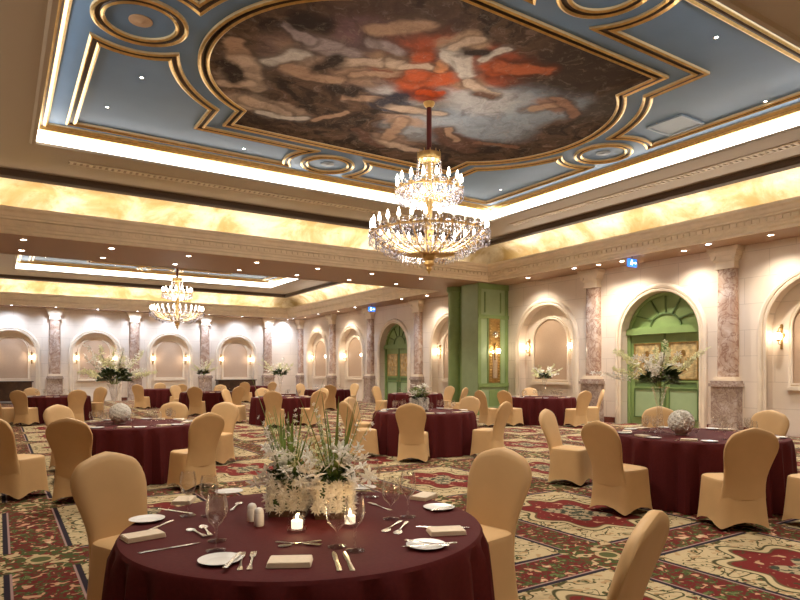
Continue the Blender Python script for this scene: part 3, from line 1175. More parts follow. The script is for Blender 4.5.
# ------------------------------------------------------------------ green doors
def make_door(name):
    t = bpy.data.objects.new(name, None)
    C.objects.link(t)
    structure(t)
    R = R_OPEN

    def mp(u, v, h):
        return (-h, u, v)

    def bx(bm, u0, u1, v0, v1, h0, h1, mi=0):
        box(bm, -h1, -h0, u0, u1, v0, v1, mi)
    ZT = 2.58
    # frame and fanlight
    bm = bmesh.new()
    for s in (-1, 1):
        bx(bm, min(s * R, s * (R - .1)), max(s * R, s * (R - .1)), 0, ZT, 0, .1)
    bx(bm, -R, R, ZT - .06, ZT + .10, 0, .16)
    bx(bm, -R, R, ZT + .10, ZT + .14, 0, .12)
    sweep(bm, arch_path(0, R - .01, SPR, ZT - .1, 24), False, [(0, 0), (0, .09), (.09, .09), (.09, 0)], mp)
    obj('door_frame', bm, 'green', t, smooth=False)
    bm = bmesh.new()
    f = bm.faces.new([bm.verts.new(mp(u, v, .02)) for u, v in arch_path(0, R - .05, SPR, ZT, 24)])
    obj('fanlight', bm, 'green', t, smooth=False)
    bm = bmesh.new()
    for a in (PI * .18, PI * .36, PI * .5, PI * .64, PI * .82):
        c, s = math.cos(a), math.sin(a)
        q0, q1 = (.46 * c, ZT + .14 + .36 * s), ((R - .08) * c, SPR + (R - .08) * s)
        n = Vector((-(q1[1] - q0[1]), q1[0] - q0[0])).normalized() * .018
        for h0, h1 in ((.02, .055),):
            vs = [bm.verts.new(mp(q[0] + k * n.x, q[1] + k * n.y, h)) for q in (q0, q1) for k in (-1, 1) for h in (h0, h1)]
            for idx in ((0, 1, 3, 2), (4, 6, 7, 5), (0, 4, 5, 1), (2, 3, 7, 6), (1, 5, 7, 3)):
                bm.faces.new([vs[i] for i in idx])
    sweep(bm, [(.46 * math.cos(PI - PI * i / 16), ZT + .14 + .36 * math.sin(PI * i / 16)) for i in range(17)], False, [(-.02, .02), (-.02, .055), (.02, .055), (.02, .02)], mp)
    obj('fanlight_bars', bm, 'green_dk', t, smooth=False)
    for s in (-1, 1):
        a, b = (s * .015, s * (R - .1))
        u0, u1 = min(a, b), max(a, b)
        bm = bmesh.new()
        bx(bm, u0, u1, 0.01, ZT - .06, 0, .05)
        leaf = obj('door_leaf', bm, 'green', t, smooth=False)
        m0, m1 = u0 + .14, u1 - .14
        for (z0, z1, pm, fm, nm) in ((1.30, 2.25, 'goldpanel', 'brass', 'ornament_panel'), (.22, .98, 'green_lt', 'green_dk', 'lower_panel'), (1.06, 1.20, 'green_dk', 'green', 'middle_panel')):
            bm = bmesh.new()
            bx(bm, m0, m1, z0, z1, .05, .062)
            w = .03
            for (a0, a1, c0, c1) in ((m0 - w, m0, z0 - w, z1 + w), (m1, m1 + w, z0 - w, z1 + w), (m0, m1, z0 - w, z0), (m0, m1, z1, z1 + w)):
                bx(bm, a0, a1, c0, c1, .05, .08, 1)
            if nm == 'ornament_panel':
                for i in range(4):
                    um, zm = (m0 + m1) / 2, (z0 + z1) / 2
                    r = .07 + .0 * i
                    dx, dz = (.12, .0) if i == 0 else (-.12, 0) if i == 1 else (0, .2) if i == 2 else (0, -.2)
                    vs = [bm.verts.new(mp(um + dx + r * math.cos(2 * PI * k / 12), zm + dz + r * 1.3 * math.sin(2 * PI * k / 12), .07)) for k in range(12)]
                    f = bm.faces.new(vs)
                    f.material_index = 1
            obj(nm, bm, [pm, fm], leaf, smooth=False)
        bm = bmesh.new()
        tube(bm, [(-.05, s * .07, 1.05), (-.09, s * .07, 1.05), (-.09, s * .16, 1.05)], .012, 8)
        obj('door_handle', bm, 'brass', leaf)
    bm = bmesh.new()
    bx(bm, -.03, .03, 0.01, ZT - .06, .05, .075)
    obj('meeting_stile', bm, 'green_dk', t, smooth=False)
    return t


d1 = make_door('door_1')
d1.location = (XR + DOOR_D, 10.36, 0)
d2 = dup(d1, (XR + DOOR_D, 23.8, 0), 0)
d2.name = 'door_2'

# ------------------------------------------------------------------ green pier under the beam
pr = thing('green_pier', 'square green panelled pier standing under the end of the beam', 'pier', (13.62, 16.25, 0))
bm = bmesh.new()
box(bm, 0.03, 1.37, 0.03, 0.94, 0, 4.49)
obj('pier_body', bm, 'green_lt', pr, smooth=False)
bm = bmesh.new()
for (x0, x1, z0, z1, d) in ((0, 1.37, 0, .2, .04), (0, 1.37, 3.30, 3.42, .05), (0, .14, .2, 4.3, .02), (1.23, 1.37, .2, 4.3, .02), (0, 1.37, 4.3, 4.49, .05), (0, 1.37, .95, 1.08, .05), (.42, .47, 1.08, 3.3, .03), (.98, 1.03, 1.08, 3.3, .03),
                            (.5, .95, .3, .85, .012), (.3, .34, 3.5, 4.2, .03), (1.0, 1.04, 3.5, 4.2, .03)):
    box(bm, x0, x1, .03 - d, .03, z0, z1)
obj('pier_mouldings', bm, 'green', pr, smooth=False)
bm = bmesh.new()
box(bm, .48, .97, -.01, .03, 1.1, 3.3)
f = obj('ornament_panel', bm, 'brass', pr, smooth=False)
bm = bmesh.new()
box(bm, .62, .83, -.03, -.01, 1.25, 2.2)
sphere(bm, (.725, -.015, 2.75), .13, seg=16, rings=8)
lathe(bm, [(.105, 0), (0, .001)], 16, 0, (.725, -.025, 2.2))
obj('mirror_inlay', bm, 'mirror', f)
bm = bmesh.new()
random.seed(4)
for i in range(22):
    z = 1.16 + i * .095
    for u in (.53, .57, .88, .92):
        sphere(bm, (u, -.015, z), .024, seg=6, rings=4)
obj('beading', bm, 'gilt', f)
dup(sc0, (13.62 + .725, 16.25 - .03, 2.15), 0, 'lit brass wall sconce on the gilded panel of the green pier', 'wall sconces')
pt = thing('partition_post', 'darker green rounded post behind the green pier', 'post', (13.75, 17.7, 0))
bm = bmesh.new()
lathe(bm, [(.30, 0), (.30, .2), (.24, .22), (.24, 4.3), (.29, 4.32), (.29, 4.49)], 28)
obj('post_shaft', bm, 'green', pt)
bm = bmesh.new()
box(bm, .02, 1.24, -.45, .3, 0, 4.49)
obj('folded_leaves', bm, 'green', pt, smooth=False)


# ------------------------------------------------------------------ downlights
def make_down(mat):
    t = thing('downlight', '', 'downlight')
    bm = bmesh.new()
    lathe(bm, [(.055, -.004), (.075, -.012), (.085, -.006), (.085, 0)], 18, cap=False)
    obj('trim_ring', bm, 'cream_gilt', t)
    bm = bmesh.new()
    lathe(bm, [(0, -.005), (.056, -.005)], 18, cap=False)
    obj('lens', bm, mat, t)
    return t


dl = make_down('down')
dlc = make_down('downc')
k = 0
for row, (y, nm) in enumerate(((16.6, 'near'), (18.1, 'far'))):
    for i in range(7):
        x = .47 + 1.84 * i
        lab = '%s downlight from the left in the %s row of the beam soffit' % (ORD[i], nm)
        if k == 0:
            dl.location = (x, y, ZS)
            dl['label'] = lab
            dl['group'] = 'beam downlights'
        else:
            dup(dl, (x, y, ZS), 0, lab, 'beam downlights')
        k += 1
        spot('beam_spot', (x, y, ZS - .03), P_SPOT, WARMW, 100, .7)
DS = [(14.2, 11.7, 'small added downlight in the right soffit left of the near green door'), (14.3, 20.2, 'small added downlight in the right soffit of the far room beside the green post'), (14.3, 27.9, 'small added downlight in the far room soffit right of the far green door'), (14.3, 31.9, 'small added downlight in the far room soffit near the far right corner'),  # extra soffit downlights added to wash the walls brighter
      (14.3, 14.6, 'small downlight in the right soffit before the green pier'), (14.3, 7.1, 'small downlight in the right soffit right of the nearest column'),
      (14.35, 9.2, 'small downlight in the right soffit left of the nearest column'), (14.3, 11.0, 'small downlight in the right soffit above the near green door')]
for x, y, lab in DS:
    dup(dl, (x, y, ZS), 0, lab)
    spot('soffit_spot', (x, y, ZS - .03), P_SPOT * 1.8, WARMW, 135, 1.0)
for j, y in enumerate(COLS_R):
    lab = 'cool white downlight above the ' + LBL_R[y].replace('rose marble ', '').replace(' on the right wall', '')
    if j == 0:
        pass
    elif j == 1:
        dlc.location = (14.1, y, ZS)
        dlc['label'] = lab
    else:
        dup(dlc, (14.1, y, ZS), 0, lab)
    spot('column_spot', (14.1, y, ZS - .03), P_COOL, COOL, 130, 1.0, (0, .30, 0))
for i, x in enumerate(COLS_F + [.47, 4.04, 7.6, 11.2, 14.2]):
    if i < 4:
        dup(dlc, (x, YF - .85, ZS), 0, 'cool white downlight above the %s far wall column from the left' % ORD[i])
    else:
        dup(dlc, (x, YF - .85, ZS), 0, ('cool white downlight above the %s far wall arch from the left' % ORD[i - 4]) if i < 8 else 'cool white downlight at the right end of the far wall')
    spot('wall_spot', (x, YF - .85, ZS - .03), P_COOL * (.4 if x > 14 else 1), COOL, 130, 1.0, (.30, 0, 0))

# added fill: pin spots on the blue ceilings, lit to brighten the tables
PIN = [(-4.6, 3.2, 'far left'), (-1.9, 3.9, 'far left middle'), (2.2, 3.9, 'far right middle'), (4.6, 3.2, 'far right'), (4.2, -1.6, 'right middle'), (4.9, -3.2, 'near right'), (-4.3, 1.7, 'left middle'),
       (-4.6, -3.2, 'near left'), (-1.9, -3.9, 'near left middle'), (2.2, -3.9, 'near right middle')]
for ri, (cx, cy) in enumerate(ROOMS):
    for (dx, dy, nm) in PIN:
        o = dup(dl, (cx + dx, cy + dy, ZB), 0, 'added lit pin spot at the %s of the %s blue ceiling' % (nm, ['near', 'far room'][ri]), 'added ceiling pin spots')
        o.scale = (.4, .4, .8)
        spot('added_pin_fill', (cx + dx, cy + dy, ZB - .03), P_PIN, WARMW, 105, .5)
# unseen spots added to light the near tables, mirroring the far beam's rows
for y in (1.0, -.5):
    for i in range(7):
        spot('beam_spot', (.47 + 1.84 * i, y, ZS - .03), P_SPOT * .5, WARMW, 110, .7)

# exit signs
for (px, py, z, lab) in ((632, 263, 4.32, 'blue lit exit sign above the near green door'), (372, 307, 4.3, 'blue lit exit sign on the far right soffit')):
    p = at(px, py, z)
    if lab.startswith('blue lit exit sign on'):
        p = Vector((14.2, 24.4, z))
    s = thing('exit_sign', lab, 'sign', (p.x, p.y, z))
    bm = bmesh.new()
    box(bm, -.17, .17, -.025, .025, -.1, .1)
    obj('sign_box', bm, 'sign', s, smooth=False)
    bm = bmesh.new()
    for yy in (-.031,):
        sphere(bm, (-.05, yy, .055), .017, seg=8, rings=6)
        box(bm, -.075, -.035, yy - .003, yy + .003, -.01, .035)
        box(bm, -.10, -.065, yy - .003, yy + .003, -.05, -.01)
        box(bm, -.045, -.02, yy - .003, yy + .003, -.06, -.01)
        box(bm, .03, .10, yy - .003, yy + .003, -.012, .012)
        vs = [bm.verts.new((x, yy - .003, zz)) for x, zz in ((.10, .035), (.10, -.035), (.14, 0))]
        bm.faces.new(vs)
    obj('pictogram', bm, 'signw', s, smooth=False)
    bm = bmesh.new()
    tube(bm, [(0, 0, .1), (0, 0, 4.5 - z)], .012, 6)
    obj('hanger', bm, 'dark', s)


# ------------------------------------------------------------------ chandeliers
def make_chandelier(loc, label):
    t = thing('crystal_chandelier', label, 'chandelier', loc)   # origin at the ceiling
    zc = -ZB + 0.0
    Z = lambda z: z - ZB
    bm = bmesh.new()
    lathe(bm, [(0, Z(6.02)), (.03, Z(6.02)), (.05, Z(6.06)), (.08, Z(6.08)), (.10, Z(6.12)), (.10, Z(6.14))], 20)
    obj('canopy', bm, 'gilt', t)
    bm = bmesh.new()
    tube(bm, [(0, 0, Z(6.05)), (0, 0, Z(5.2))], .045, 12)
    obj('rod', bm, 'rod', t)
    bm = bmesh.new()
    lathe(bm, [(.05, Z(5.25)), (.10, Z(5.22)), (.07, Z(5.16)), (.17, Z(5.18)), (.19, Z(5.26)), (.20, Z(5.17)), (.19, Z(5.13)), (.09, Z(5.10)), (.07, Z(4.7)), (.10, Z(4.55)), (.06, Z(4.4)),
               (.05, Z(4.1)), (.09, Z(3.95)), (.06, Z(3.8)), (.07, Z(3.62)), (.11, Z(3.54)), (.12, Z(3.47)), (.08, Z(3.40)), (.095, Z(3.34)), (.04, Z(3.30)), (.055, Z(3.26)), (.02, Z(3.22)), (0, Z(3.15))], 20)
    for i in range(12):
        a = 2 * PI * i / 12
        tube(bm, [(.19 * math.cos(a), .19 * math.sin(a), Z(5.18)), (.20 * math.cos(a), .20 * math.sin(a), Z(5.30))], .018, 5, r_end=.004)
    obj('stem', bm, 'gilt', t)
    for (n, R, zb, z0, tname) in ((16, .56, 4.62, 4.52, 'upper'), (28, 1.0, 3.86, 3.52, 'lower')):
        bm = bmesh.new()
        pts = []
        for i in range(11):
            s = i / 10
            r = .06 + (R - .06) * (s ** .8)
            z = z0 - .03 * math.sin(s * PI) + (zb - z0) * (s ** 1.8)
            pts.append((r, 0, Z(z)))
        tube(bm, pts, .016, 6)
        am = mesh_from(bm, 'arm', 'gilt')
        bm = bmesh.new()
        lathe(bm, [(0, -.01), (.02, -.005), (.045, .02), (.05, .03)], 10)
        dm = mesh_from(bm, 'drip_pan', 'gilt')
        bm = bmesh.new()
        lathe(bm, [(.014, .02), (.014, .11), (0, .112)], 8, 0, (0, 0, 0))
        cm = mesh_from(bm, 'candle', 'candle')
        bm = bmesh.new()
        lathe(bm, [(0, .10), (.022, .115), (.031, .15), (.020, .20), (.005, .25), (0, .255)], 8)
        bmh = mesh_from(bm, 'bulb', 'bulb')
        for i in range(n):
            a = 2 * PI * i / n
            ar = link('arm', am, t, rot=(0, 0, a))
            lo = (R, 0, Z(zb))
            link('drip_pan', dm, ar, loc=lo)
            link('candle', cm, ar, loc=lo)
            link('bulb', bmh, ar, loc=lo)
        bm = bmesh.new()
        cpts = [(R * math.cos(2 * PI * i / 48), R * math.sin(2 * PI * i / 48)) for i in range(48)]
        sweep(bm, cpts, True, [(-.012, Z(zb - .02)), (.012, Z(zb - .02)), (.012, Z(zb + .005)), (-.012, Z(zb + .005)), (-.012, Z(zb - .02))], lambda u, v, h: (u, v, h))
        obj('ring', bm, 'gilt', t)
        # crystals: pendants in rows
        bm = bmesh.new()
        random.seed(int(R * 100))

        def drop(x, y, z, r, h):
            vs = [bm.verts.new((x + r * math.cos(k * PI / 2 + .4), y + r * math.sin(k * PI / 2 + .4), z - h * .62)) for k in range(4)]
            top, bot = bm.verts.new((x, y, z)), bm.verts.new((x, y, z - h))
            for k in range(4):
                bm.faces.new((top, vs[k], vs[(k + 1) % 4]))
                bm.faces.new((bot, vs[(k + 1) % 4], vs[k]))
        rows = 5
        for rw in range(rows):
            f = rw / (rows - 1)
            rr = R * (1.04 - .46 * f)
            q_ = max(0, (rr - .06) / (R - .06))
            zz = min(zb, z0 + (zb - z0) * q_ ** 2.2) - .01
            m = max(8, int(2 * PI * rr / .06))
            for i in range(m):
                a = 2 * PI * (i + .5 * (rw % 2)) / m
                for lv in range(2):
                    drop(rr * math.cos(a), rr * math.sin(a), Z(zz - .085 * lv + random.uniform(-.02, .02)), .017, random.uniform(.07, .10))
                if rw < 2:
                    drop(rr * math.cos(a), rr * math.sin(a), Z(zz + .06), .016, .06)
        for i in range(2 * n):
            a = PI * (i + .5) / n
            for q in range(4):
                drop(R * .94 * math.cos(a), R * .94 * math.sin(a), Z(zb + .12 - q * .045), .016, .045)
        c = obj('crystal_pendants', bm, 'crystal', t, smooth=False)
        c['kind'] = 'stuff'
    # crystal strands in the crown
    bm = bmesh.new()
    for i in range(16):
        a = 2 * PI * i / 16
        for q in range(9):
            r = .20 + .005 * q
            x, y, z = r * math.cos(a), r * math.sin(a), Z(5.14 - q * .05)
            vs = [bm.verts.new((x + .016 * math.cos(k * PI / 2), y + .016 * math.sin(k * PI / 2), z - .02)) for k in range(4)]
            top, bot = bm.verts.new((x, y, z)), bm.verts.new((x, y, z - .045))
            for k in range(4):
                bm.faces.new((top, vs[k], vs[(k + 1) % 4]))
                bm.faces.new((bot, vs[(k + 1) % 4], vs[k]))
    c = obj('crown_crystals', bm, 'crystal', t, smooth=False)
    c['kind'] = 'stuff'
    for z, e, r in ((4.75, .35, .5), (4.05, .65, .8)):
        l = bpy.data.lights.new('chandelier_glow', 'POINT')
        l.energy = P_CHAND * e
        l.color = WARMW
        l.shadow_soft_size = .25
        o = bpy.data.objects.new('chandelier_glow', l)
        C.objects.link(o)
        o.location = (0, 0, Z(z))
        o.parent = t
        for k in range(3):
            pass
    return t


ch1 = make_chandelier((ROOMS[0][0] + .05, ROOMS[0][1] - .03, ZB), 'large two tier crystal chandelier hanging from the painted ceiling')
ch2 = dup(ch1, (ROOMS[1][0] - .15, ROOMS[1][1], ZB), 0.1, 'smaller looking two tier crystal chandelier in the far room')

# ------------------------------------------------------------------ tables
TABLES = {  # x, y, radius, phrase for labels
    'A': (1.28, 2.84, .862, 'nearest round table'),
    'B': (1.62, 9.55, .90, 'left middle round table'),
    'D': (6.94, 4.28, .95, 'right round table before the near green door'),
    'E': (6.70, 9.56, .93, 'centre round table with the white flower box'),
    'G': (13.15, 12.85, .93, 'round table against the right wall niche'),
    'H': (1.44, 21.1, .90, 'far left round table'),
    'I': (5.64, 27.2, .90, 'farthest round table left of the small chandelier'),
    'J': (6.24, 22.4, .90, 'far round table under the small chandelier'),
    'K': (6.89, 16.9, .90, 'round table under the beam behind the near flowers'),
    'L': (10.7, 30.1, .90, 'round table at the far right corner'),
    'N': (11.2, 22.8, .90, 'far round table before the far right columns'),
    'O': (11.66, 17.16, .90, 'round table left of the green post'),
}
ZT = 0.75


def make_cloth(R, seed, segs=144):
    random.seed(seed)
    nf = random.choice((21, 23, 26))
    ph = [random.uniform(0, 2 * PI) for _ in range(4)]

    def fold(th):
        return .62 * math.sin(nf * th + ph[0] + .9 * math.sin(3 * th + ph[1])) + .38 * math.sin((nf * 1 + 8) * th + ph[2] + math.sin(2 * th + ph[3]))
    bm = bmesh.new()
    rings = []
    c = bm.verts.new((0, 0, ZT))
    for rr in (.35, .7, .9, .975):
        rings.append([(R * rr, 0.0, ZT)] * segs)
    prof = []
    for rr in (.3, .6, .85, .965):
        prof.append((R * rr, 0, ZT))
    prof += [(R * .992, 0, ZT - .004), (R * 1.004, 0, ZT - .018)]
    nz = 12
    for i in range(1, nz + 1):
        t = i / nz
        prof.append((R * 1.006 + .035 * t, .016 + .050 * t ** .6, ZT - .018 - (ZT - .026) * t))
    vr = []
    for (r, a, z) in prof:
        ring = []
        for k in range(segs):
            th = 2 * PI * k / segs
            q = r + a * fold(th)
            ring.append(bm.verts.new((q * math.cos(th), q * math.sin(th), z)))
        vr.append(ring)
    for k in range(segs):
        bm.faces.new((c, vr[0][k], vr[0][(k + 1) % segs]))
    for A, B in zip(vr, vr[1:]):
        for k in range(segs):
            j = (k + 1) % segs
            bm.faces.new((A[k], B[k], B[j], A[j]))
    return mesh_from(bm, 'tablecloth', 'cloth')


def make_table():
    t = thing('round_table', '', 'table')
    bm = bmesh.new()
    lathe(bm, [(0, .70), (.84, .70), (.86, .715), (.86, .735), (.84, .745), (0, .745)], 40)
    obj('tabletop', bm, 'wood', t)
    for k in range(4):
        a = PI / 4 + k * PI / 2
        bm = bmesh.new()
        tube(bm, [(.55 * math.cos(a), .55 * math.sin(a), .70), (.6 * math.cos(a), .6 * math.sin(a), 0.005)], .022, 8)
        obj('leg', bm, 'dark', t)
    return t


for i, (k, (x, y, R, ph)) in enumerate(TABLES.items()):
    o = link('tablecloth', make_cloth(R, 10 + i), None, (x, y, 0), (0, 0, i * .7))
    tag(o, 'maroon floor length cloth draped over the ' + ph, 'tablecloth', 'maroon tablecloths')


# ------------------------------------------------------------------ chairs
def make_chair():
    t = thing('banquet_chair', '', 'chair', group='covered banquet chairs')
    N = 40

    def sup(th, a, b, e=4.5):
        c, s = math.cos(th), math.sin(th)
        return (a * math.copysign(abs(c) ** (2 / e), c), b * math.copysign(abs(s) ** (2 / e), s))
    # skirt and seat
    bm = bmesh.new()
    rings = []
    levels = [0, .12, .3, .5, .7, .88, .96, 1.0]
    for li, tt in enumerate(levels):
        w = .275 - .045 * (tt ** .7)
        d = .265 - .045 * (tt ** .7)
        ring = []
        for k in range(N):
            th = 2 * PI * k / N
            x, y = sup(th, w, d)
            cn = min(abs(x) / w, abs(y) / d)
            cn = max(0, (cn - .25) / .75)
            hem = .006 + .085 * (1 - cn ** 1.2)
            pin = 1 - .10 * (1 - cn) * (1 - tt) ** 1.5
            z = hem + (.455 - hem) * tt
            ring.append(bm.verts.new((x * pin, y * pin - .01, z)))
        rings.append(ring)
    for (k1, z) in ((.975, .472), (.90, .482), (.6, .487)):
        ring = []
        for k in range(N):
            x, y = sup(2 * PI * k / N, .23 * k1, .22 * k1)
            ring.append(bm.verts.new((x, y - .01, z)))
        rings.append(ring)
    for A, B in zip(rings, rings[1:]):
        for k in range(N):
            bm.faces.new((A[k], A[(k + 1) % N], B[(k + 1) % N], B[k]))
    bm.faces.new(rings[-1])
    obj('seat_cover', bm, 'chair', t)
    # back
    bm = bmesh.new()
    rings = []
    S = [0, .12, .25, .38, .5, .62, .74, .84, .92, .97, .992, 1.0]

    def hw(s):
        z = .30 + .68 * s
        pts = [(.30, .220), (.45, .204), (.55, .202), (.66, .213), (.78, .236), (.86, .251), (.93, .254), (1.0, .248)]
        for (z0, a), (z1, b) in zip(pts, pts[1:]):
            if z <= z1:
                f = (z - z0) / (z1 - z0)
                return a + (b - a) * f
        return pts[-1][1]
    for s in S:
        w = hw(s)
        th_ = .040 * (1 - .25 * s)
        edge = 1.0
        if s > .95:
            q = (s - .95) / .05
            th_ *= math.sqrt(max(0.02, 1 - q * q)) * .9 + .1
        ring = []
        for k in range(N):
            a = 2 * PI * k / N
            x, y = sup(a, 1.0, 1.0, 3.0)
            xn = x
            ztop = .985 - .085 * abs(xn) ** 1.4 - .06 * (max(0, abs(xn) - .72) / .28) ** 2
            z = .30 + s * (ztop - .30)
            yc = .185 + .015 * s + .15 * s ** 1.4 + .02 * (xn * xn) * -1
            ring.append(bm.verts.new((xn * w * (1 - .03 * max(0, s - .9) * 10 * abs(xn)), yc + y * th_, z)))
        rings.append(ring)
    for A, B in zip(rings, rings[1:]):
        for k in range(N):
            bm.faces.new((A[k], A[(k + 1) % N], B[(k + 1) % N], B[k]))
    # cap: bridge front and back rows of the last ring
    last = rings[-1]
    for k in range(N // 2 - 1):
        a, b = last[k + 0], last[k + 1]
        c, d = last[(N - k - 1) % N], last[(N - k) % N]
        vs = []
        for v in (a, b, c, d):
            if v not in vs:
                vs.append(v)
        if len(vs) > 2:
            try:
                bm.faces.new(vs)
            except ValueError:
                pass
    bm.faces.new(rings[0])
    obj('back_cover', bm, 'chair', t)
    return t


def solve(px, side, key, rho):
    tx, ty = TABLES[key][:2]
    a = (px - 400.0) / FPX
    d = Vector((FV.x + a * RV.x, FV.y + a * RV.y)).normalized()
    c = Vector((tx, ty))
    m = c.dot(d)
    perp2 = c.length_squared - m * m
    k = math.sqrt(max(0, rho * rho - perp2))
    return d * (m - k if side == 'n' else m + k)


# table, image x of the backrest, near / far side of the table, distance of the backrest, extra turn (degrees), label
CH = [
    ('A', 112, 'f', 1.62, 0, 'gold covered chair in the left foreground at the nearest table'),
    ('A', 497, 'f', 1.56, 0, 'gold covered chair right of the nearest table, facing the camera'),
    ('A', 637, 'n', 1.525, -9, 'gold covered chair cut off by the bottom edge right of the nearest table'),
    ('A', 318, 'f', 1.85, 0, 'gold covered chair hidden behind the flowers of the nearest table'),
    ('B', 70, 'n', 1.95, 0, 'gold covered chair seen from behind, in front of the left middle table'),
    ('B', -3, 'n', 1.95, 10, 'gold covered chair cut by the left edge of the photo'),
    ('B', 60, 'f', 1.56, 0, 'gold covered chair on the far left side of the left middle table'),
    ('B', 173, 'f', 1.56, 0, 'gold covered chair behind the right half of the left middle table'),
    ('B', 206, 'n', 1.75, 0, 'gold covered chair right of the left middle table, seat to the left'),
    ('B', 224, 'f', 1.75, 20, 'gold covered chair just behind the chair right of the left middle table'),
    ('D', 602, 'n', 1.60, 0, 'gold covered chair left of the right table, seen from behind'),
    ('D', 750, 'n', 1.62, 12, 'gold covered chair in front of the right table, seen from behind'),
    ('D', 768, 'f', 1.56, 0, 'gold covered chair at the far right side of the right table'),
    ('D', 660, 'f', 1.75, 0, 'gold covered chair behind the right table before the green door'),
    ('D', 852, 'n', 1.75, 0, 'gold covered chair cut by the right edge of the photo'),
    ('D', 550, 'f', 1.85, 0, 'gold covered chair seen from the side, far left of the right table'),
    ('E', 411, 'n', 1.56, 0, 'gold covered chair seen from behind in front of the centre table'),
    ('E', 503, 'n', 1.60, 0, 'gold covered chair right of the centre table, seat to the left'),
    ('E', 347, 'n', 1.56, 0, 'gold covered chair left of the centre table, behind the tall greens'),
    ('E', 352, 'f', 1.56, 0, 'pale gold covered chair left behind the centre table'),
    ('E', 469, 'f', 1.56, 0, 'gold covered chair behind the right side of the centre table'),
    ('G', 481, 'n', 2.15, 0, 'gold covered chair beside the green pier, seat to the right'),
    ('G', 505, 'n', 1.56, 0, 'gold covered chair at the left of the wall niche table'),
    ('G', 530, 'f', 1.56, 0, 'gold covered chair behind the wall niche table'),
    ('G', 584, 'n', 1.56, 0, 'gold covered chair at the right front of the wall niche table'),
    ('G', 601, 'f', 1.56, 0, 'gold covered chair at the right end of the wall niche table'),
    ('H', 19, 'n', 1.56, 0, 'gold covered chair seen from behind, left front of the far left table'),
    ('H', 77, 'n', 1.56, 0, 'gold covered chair at the right front of the far left table'),
    ('H', 32, 'f', 1.56, 0, 'gold covered chair behind the far left table'),
    ('H', 100, 'f', 1.90, 0, 'gold covered chair standing apart right of the far left table'),
    ('H', -6, 'n', 1.75, 0, 'gold covered chair at the left photo border by the far left table'),
    ('I', 138, 'n', 1.56, 0, 'gold covered chair left of the farthest table'),
    ('I', 181, 'n', 1.56, 0, 'gold covered chair right of the farthest table'),
    ('I', 160, 'f', 1.56, 0, 'gold covered chair behind the farthest table'),
    ('J', 195, 'n', 1.56, 0, 'gold covered chair seen from behind at the table under the small chandelier'),
    ('J', 176, 'f', 1.56, 0, 'gold covered chair left behind the table under the small chandelier'),
    ('J', 220, 'f', 1.56, 0, 'gold covered chair right behind the table under the small chandelier'),
    ('J', 238, 'n', 1.80, 0, 'gold covered chair right of the table under the small chandelier'),
    ('K', 273, 'n', 1.56, 0, 'gold covered chair seen from behind at the table under the beam'),
    ('K', 227, 'f', 1.75, 0, 'gold covered chair left of the table under the beam, seat to the right'),
    ('K', 318, 'n', 1.56, 0, 'gold covered chair right of the table under the beam'),
    ('K', 263, 'f', 1.56, 0, 'gold covered chair behind the left of the table under the beam'),
    ('K', 322, 'f', 1.60, 0, 'gold covered chair behind the right of the table under the beam'),
    ('L', 245, 'n', 1.56, 0, 'gold covered chair left of the far right corner table'),
    ('L', 272, 'n', 1.56, 0, 'gold covered chair right of the far right corner table'),
    ('N', 301, 'f', 1.56, 0, 'gold covered chair left of the table by the far right columns'),
    ('N', 354, 'f', 1.56, 0, 'gold covered chair right of the table by the far right columns'),
    ('N', 330, 'n', 1.56, 0, 'gold covered chair in front of the table by the far right columns'),
    ('O', 377, 'f', 1.56, 0, 'gold covered chair left of the table by the green post'),
    ('O', 449, 'f', 1.56, 0, 'gold covered chair right of the table by the green post'),
    ('O', 464, 'n', 1.75, 0, 'gold covered chair turned sideways before the green post'),
]
ch0 = make_chair()
for i, (key, px, side, rho, turn, lab) in enumerate(CH):
    b = solve(px, side, key, max(rho, TABLES[key][2] + (.68 if key == 'A' else .70)))
    c = Vector(TABLES[key][:2])
    f = (c - b).normalized()
    ang = math.atan2(f.y, f.x) + math.radians(turn)
    f = Vector((math.cos(ang), math.sin(ang)))
    s = b + f * .285
    rz = ang + PI / 2
    if i == 0:
        ch0.location, ch0.rotation_euler = (s.x, s.y, 0), (0, 0, rz)
        ch0['label'] = lab
    else:
        dup(ch0, (s.x, s.y, 0), rz, lab)


# ------------------------------------------------------------------ flowers
def petals(bm, c, r, n, tilt, rnd, mi=0, w=.35, layers=2, turn=False):
    """a many petalled blossom, opening along +z at c"""
    c = Vector(c)
    rm = Matrix.Rotation(rnd.uniform(-1.4, 1.4), 3, 'X') @ Matrix.Rotation(rnd.uniform(-1.4, 1.4), 3, 'Y') if turn else None
    for ly in range(layers):
        for k in range(n):
            a = 2 * PI * (k + .5 * ly) / n + rnd.uniform(-.12, .12)
            el = tilt + ly * .55 + rnd.uniform(-.1, .1)
            d = Vector((math.cos(a) * math.cos(el), math.sin(a) * math.cos(el), math.sin(el)))
            sd = Vector((-math.sin(a), math.cos(a), 0))
            L = r * (1 - .2 * ly)
            up = d.cross(sd) * -1
            p1 = c + d * L * .55 + sd * L * w * .5 + up * L * .03
            p2 = c + d * L * .55 - sd * L * w * .5 + up * L * .03
            p3 = c + d * L + up * L * .12
            mid = c + d * L * .6 - up * L * .07
            qs = [c, p1, p3, p2, mid]
            if rm is not None:
                qs = [c + rm @ (q - c) for q in qs]
            vs = [bm.verts.new(q) for q in qs]
            for tri in ((0, 1, 4), (1, 2, 4), (2, 3, 4), (3, 0, 4)):
                f = bm.faces.new([vs[i] for i in tri])
                f.material_index = mi


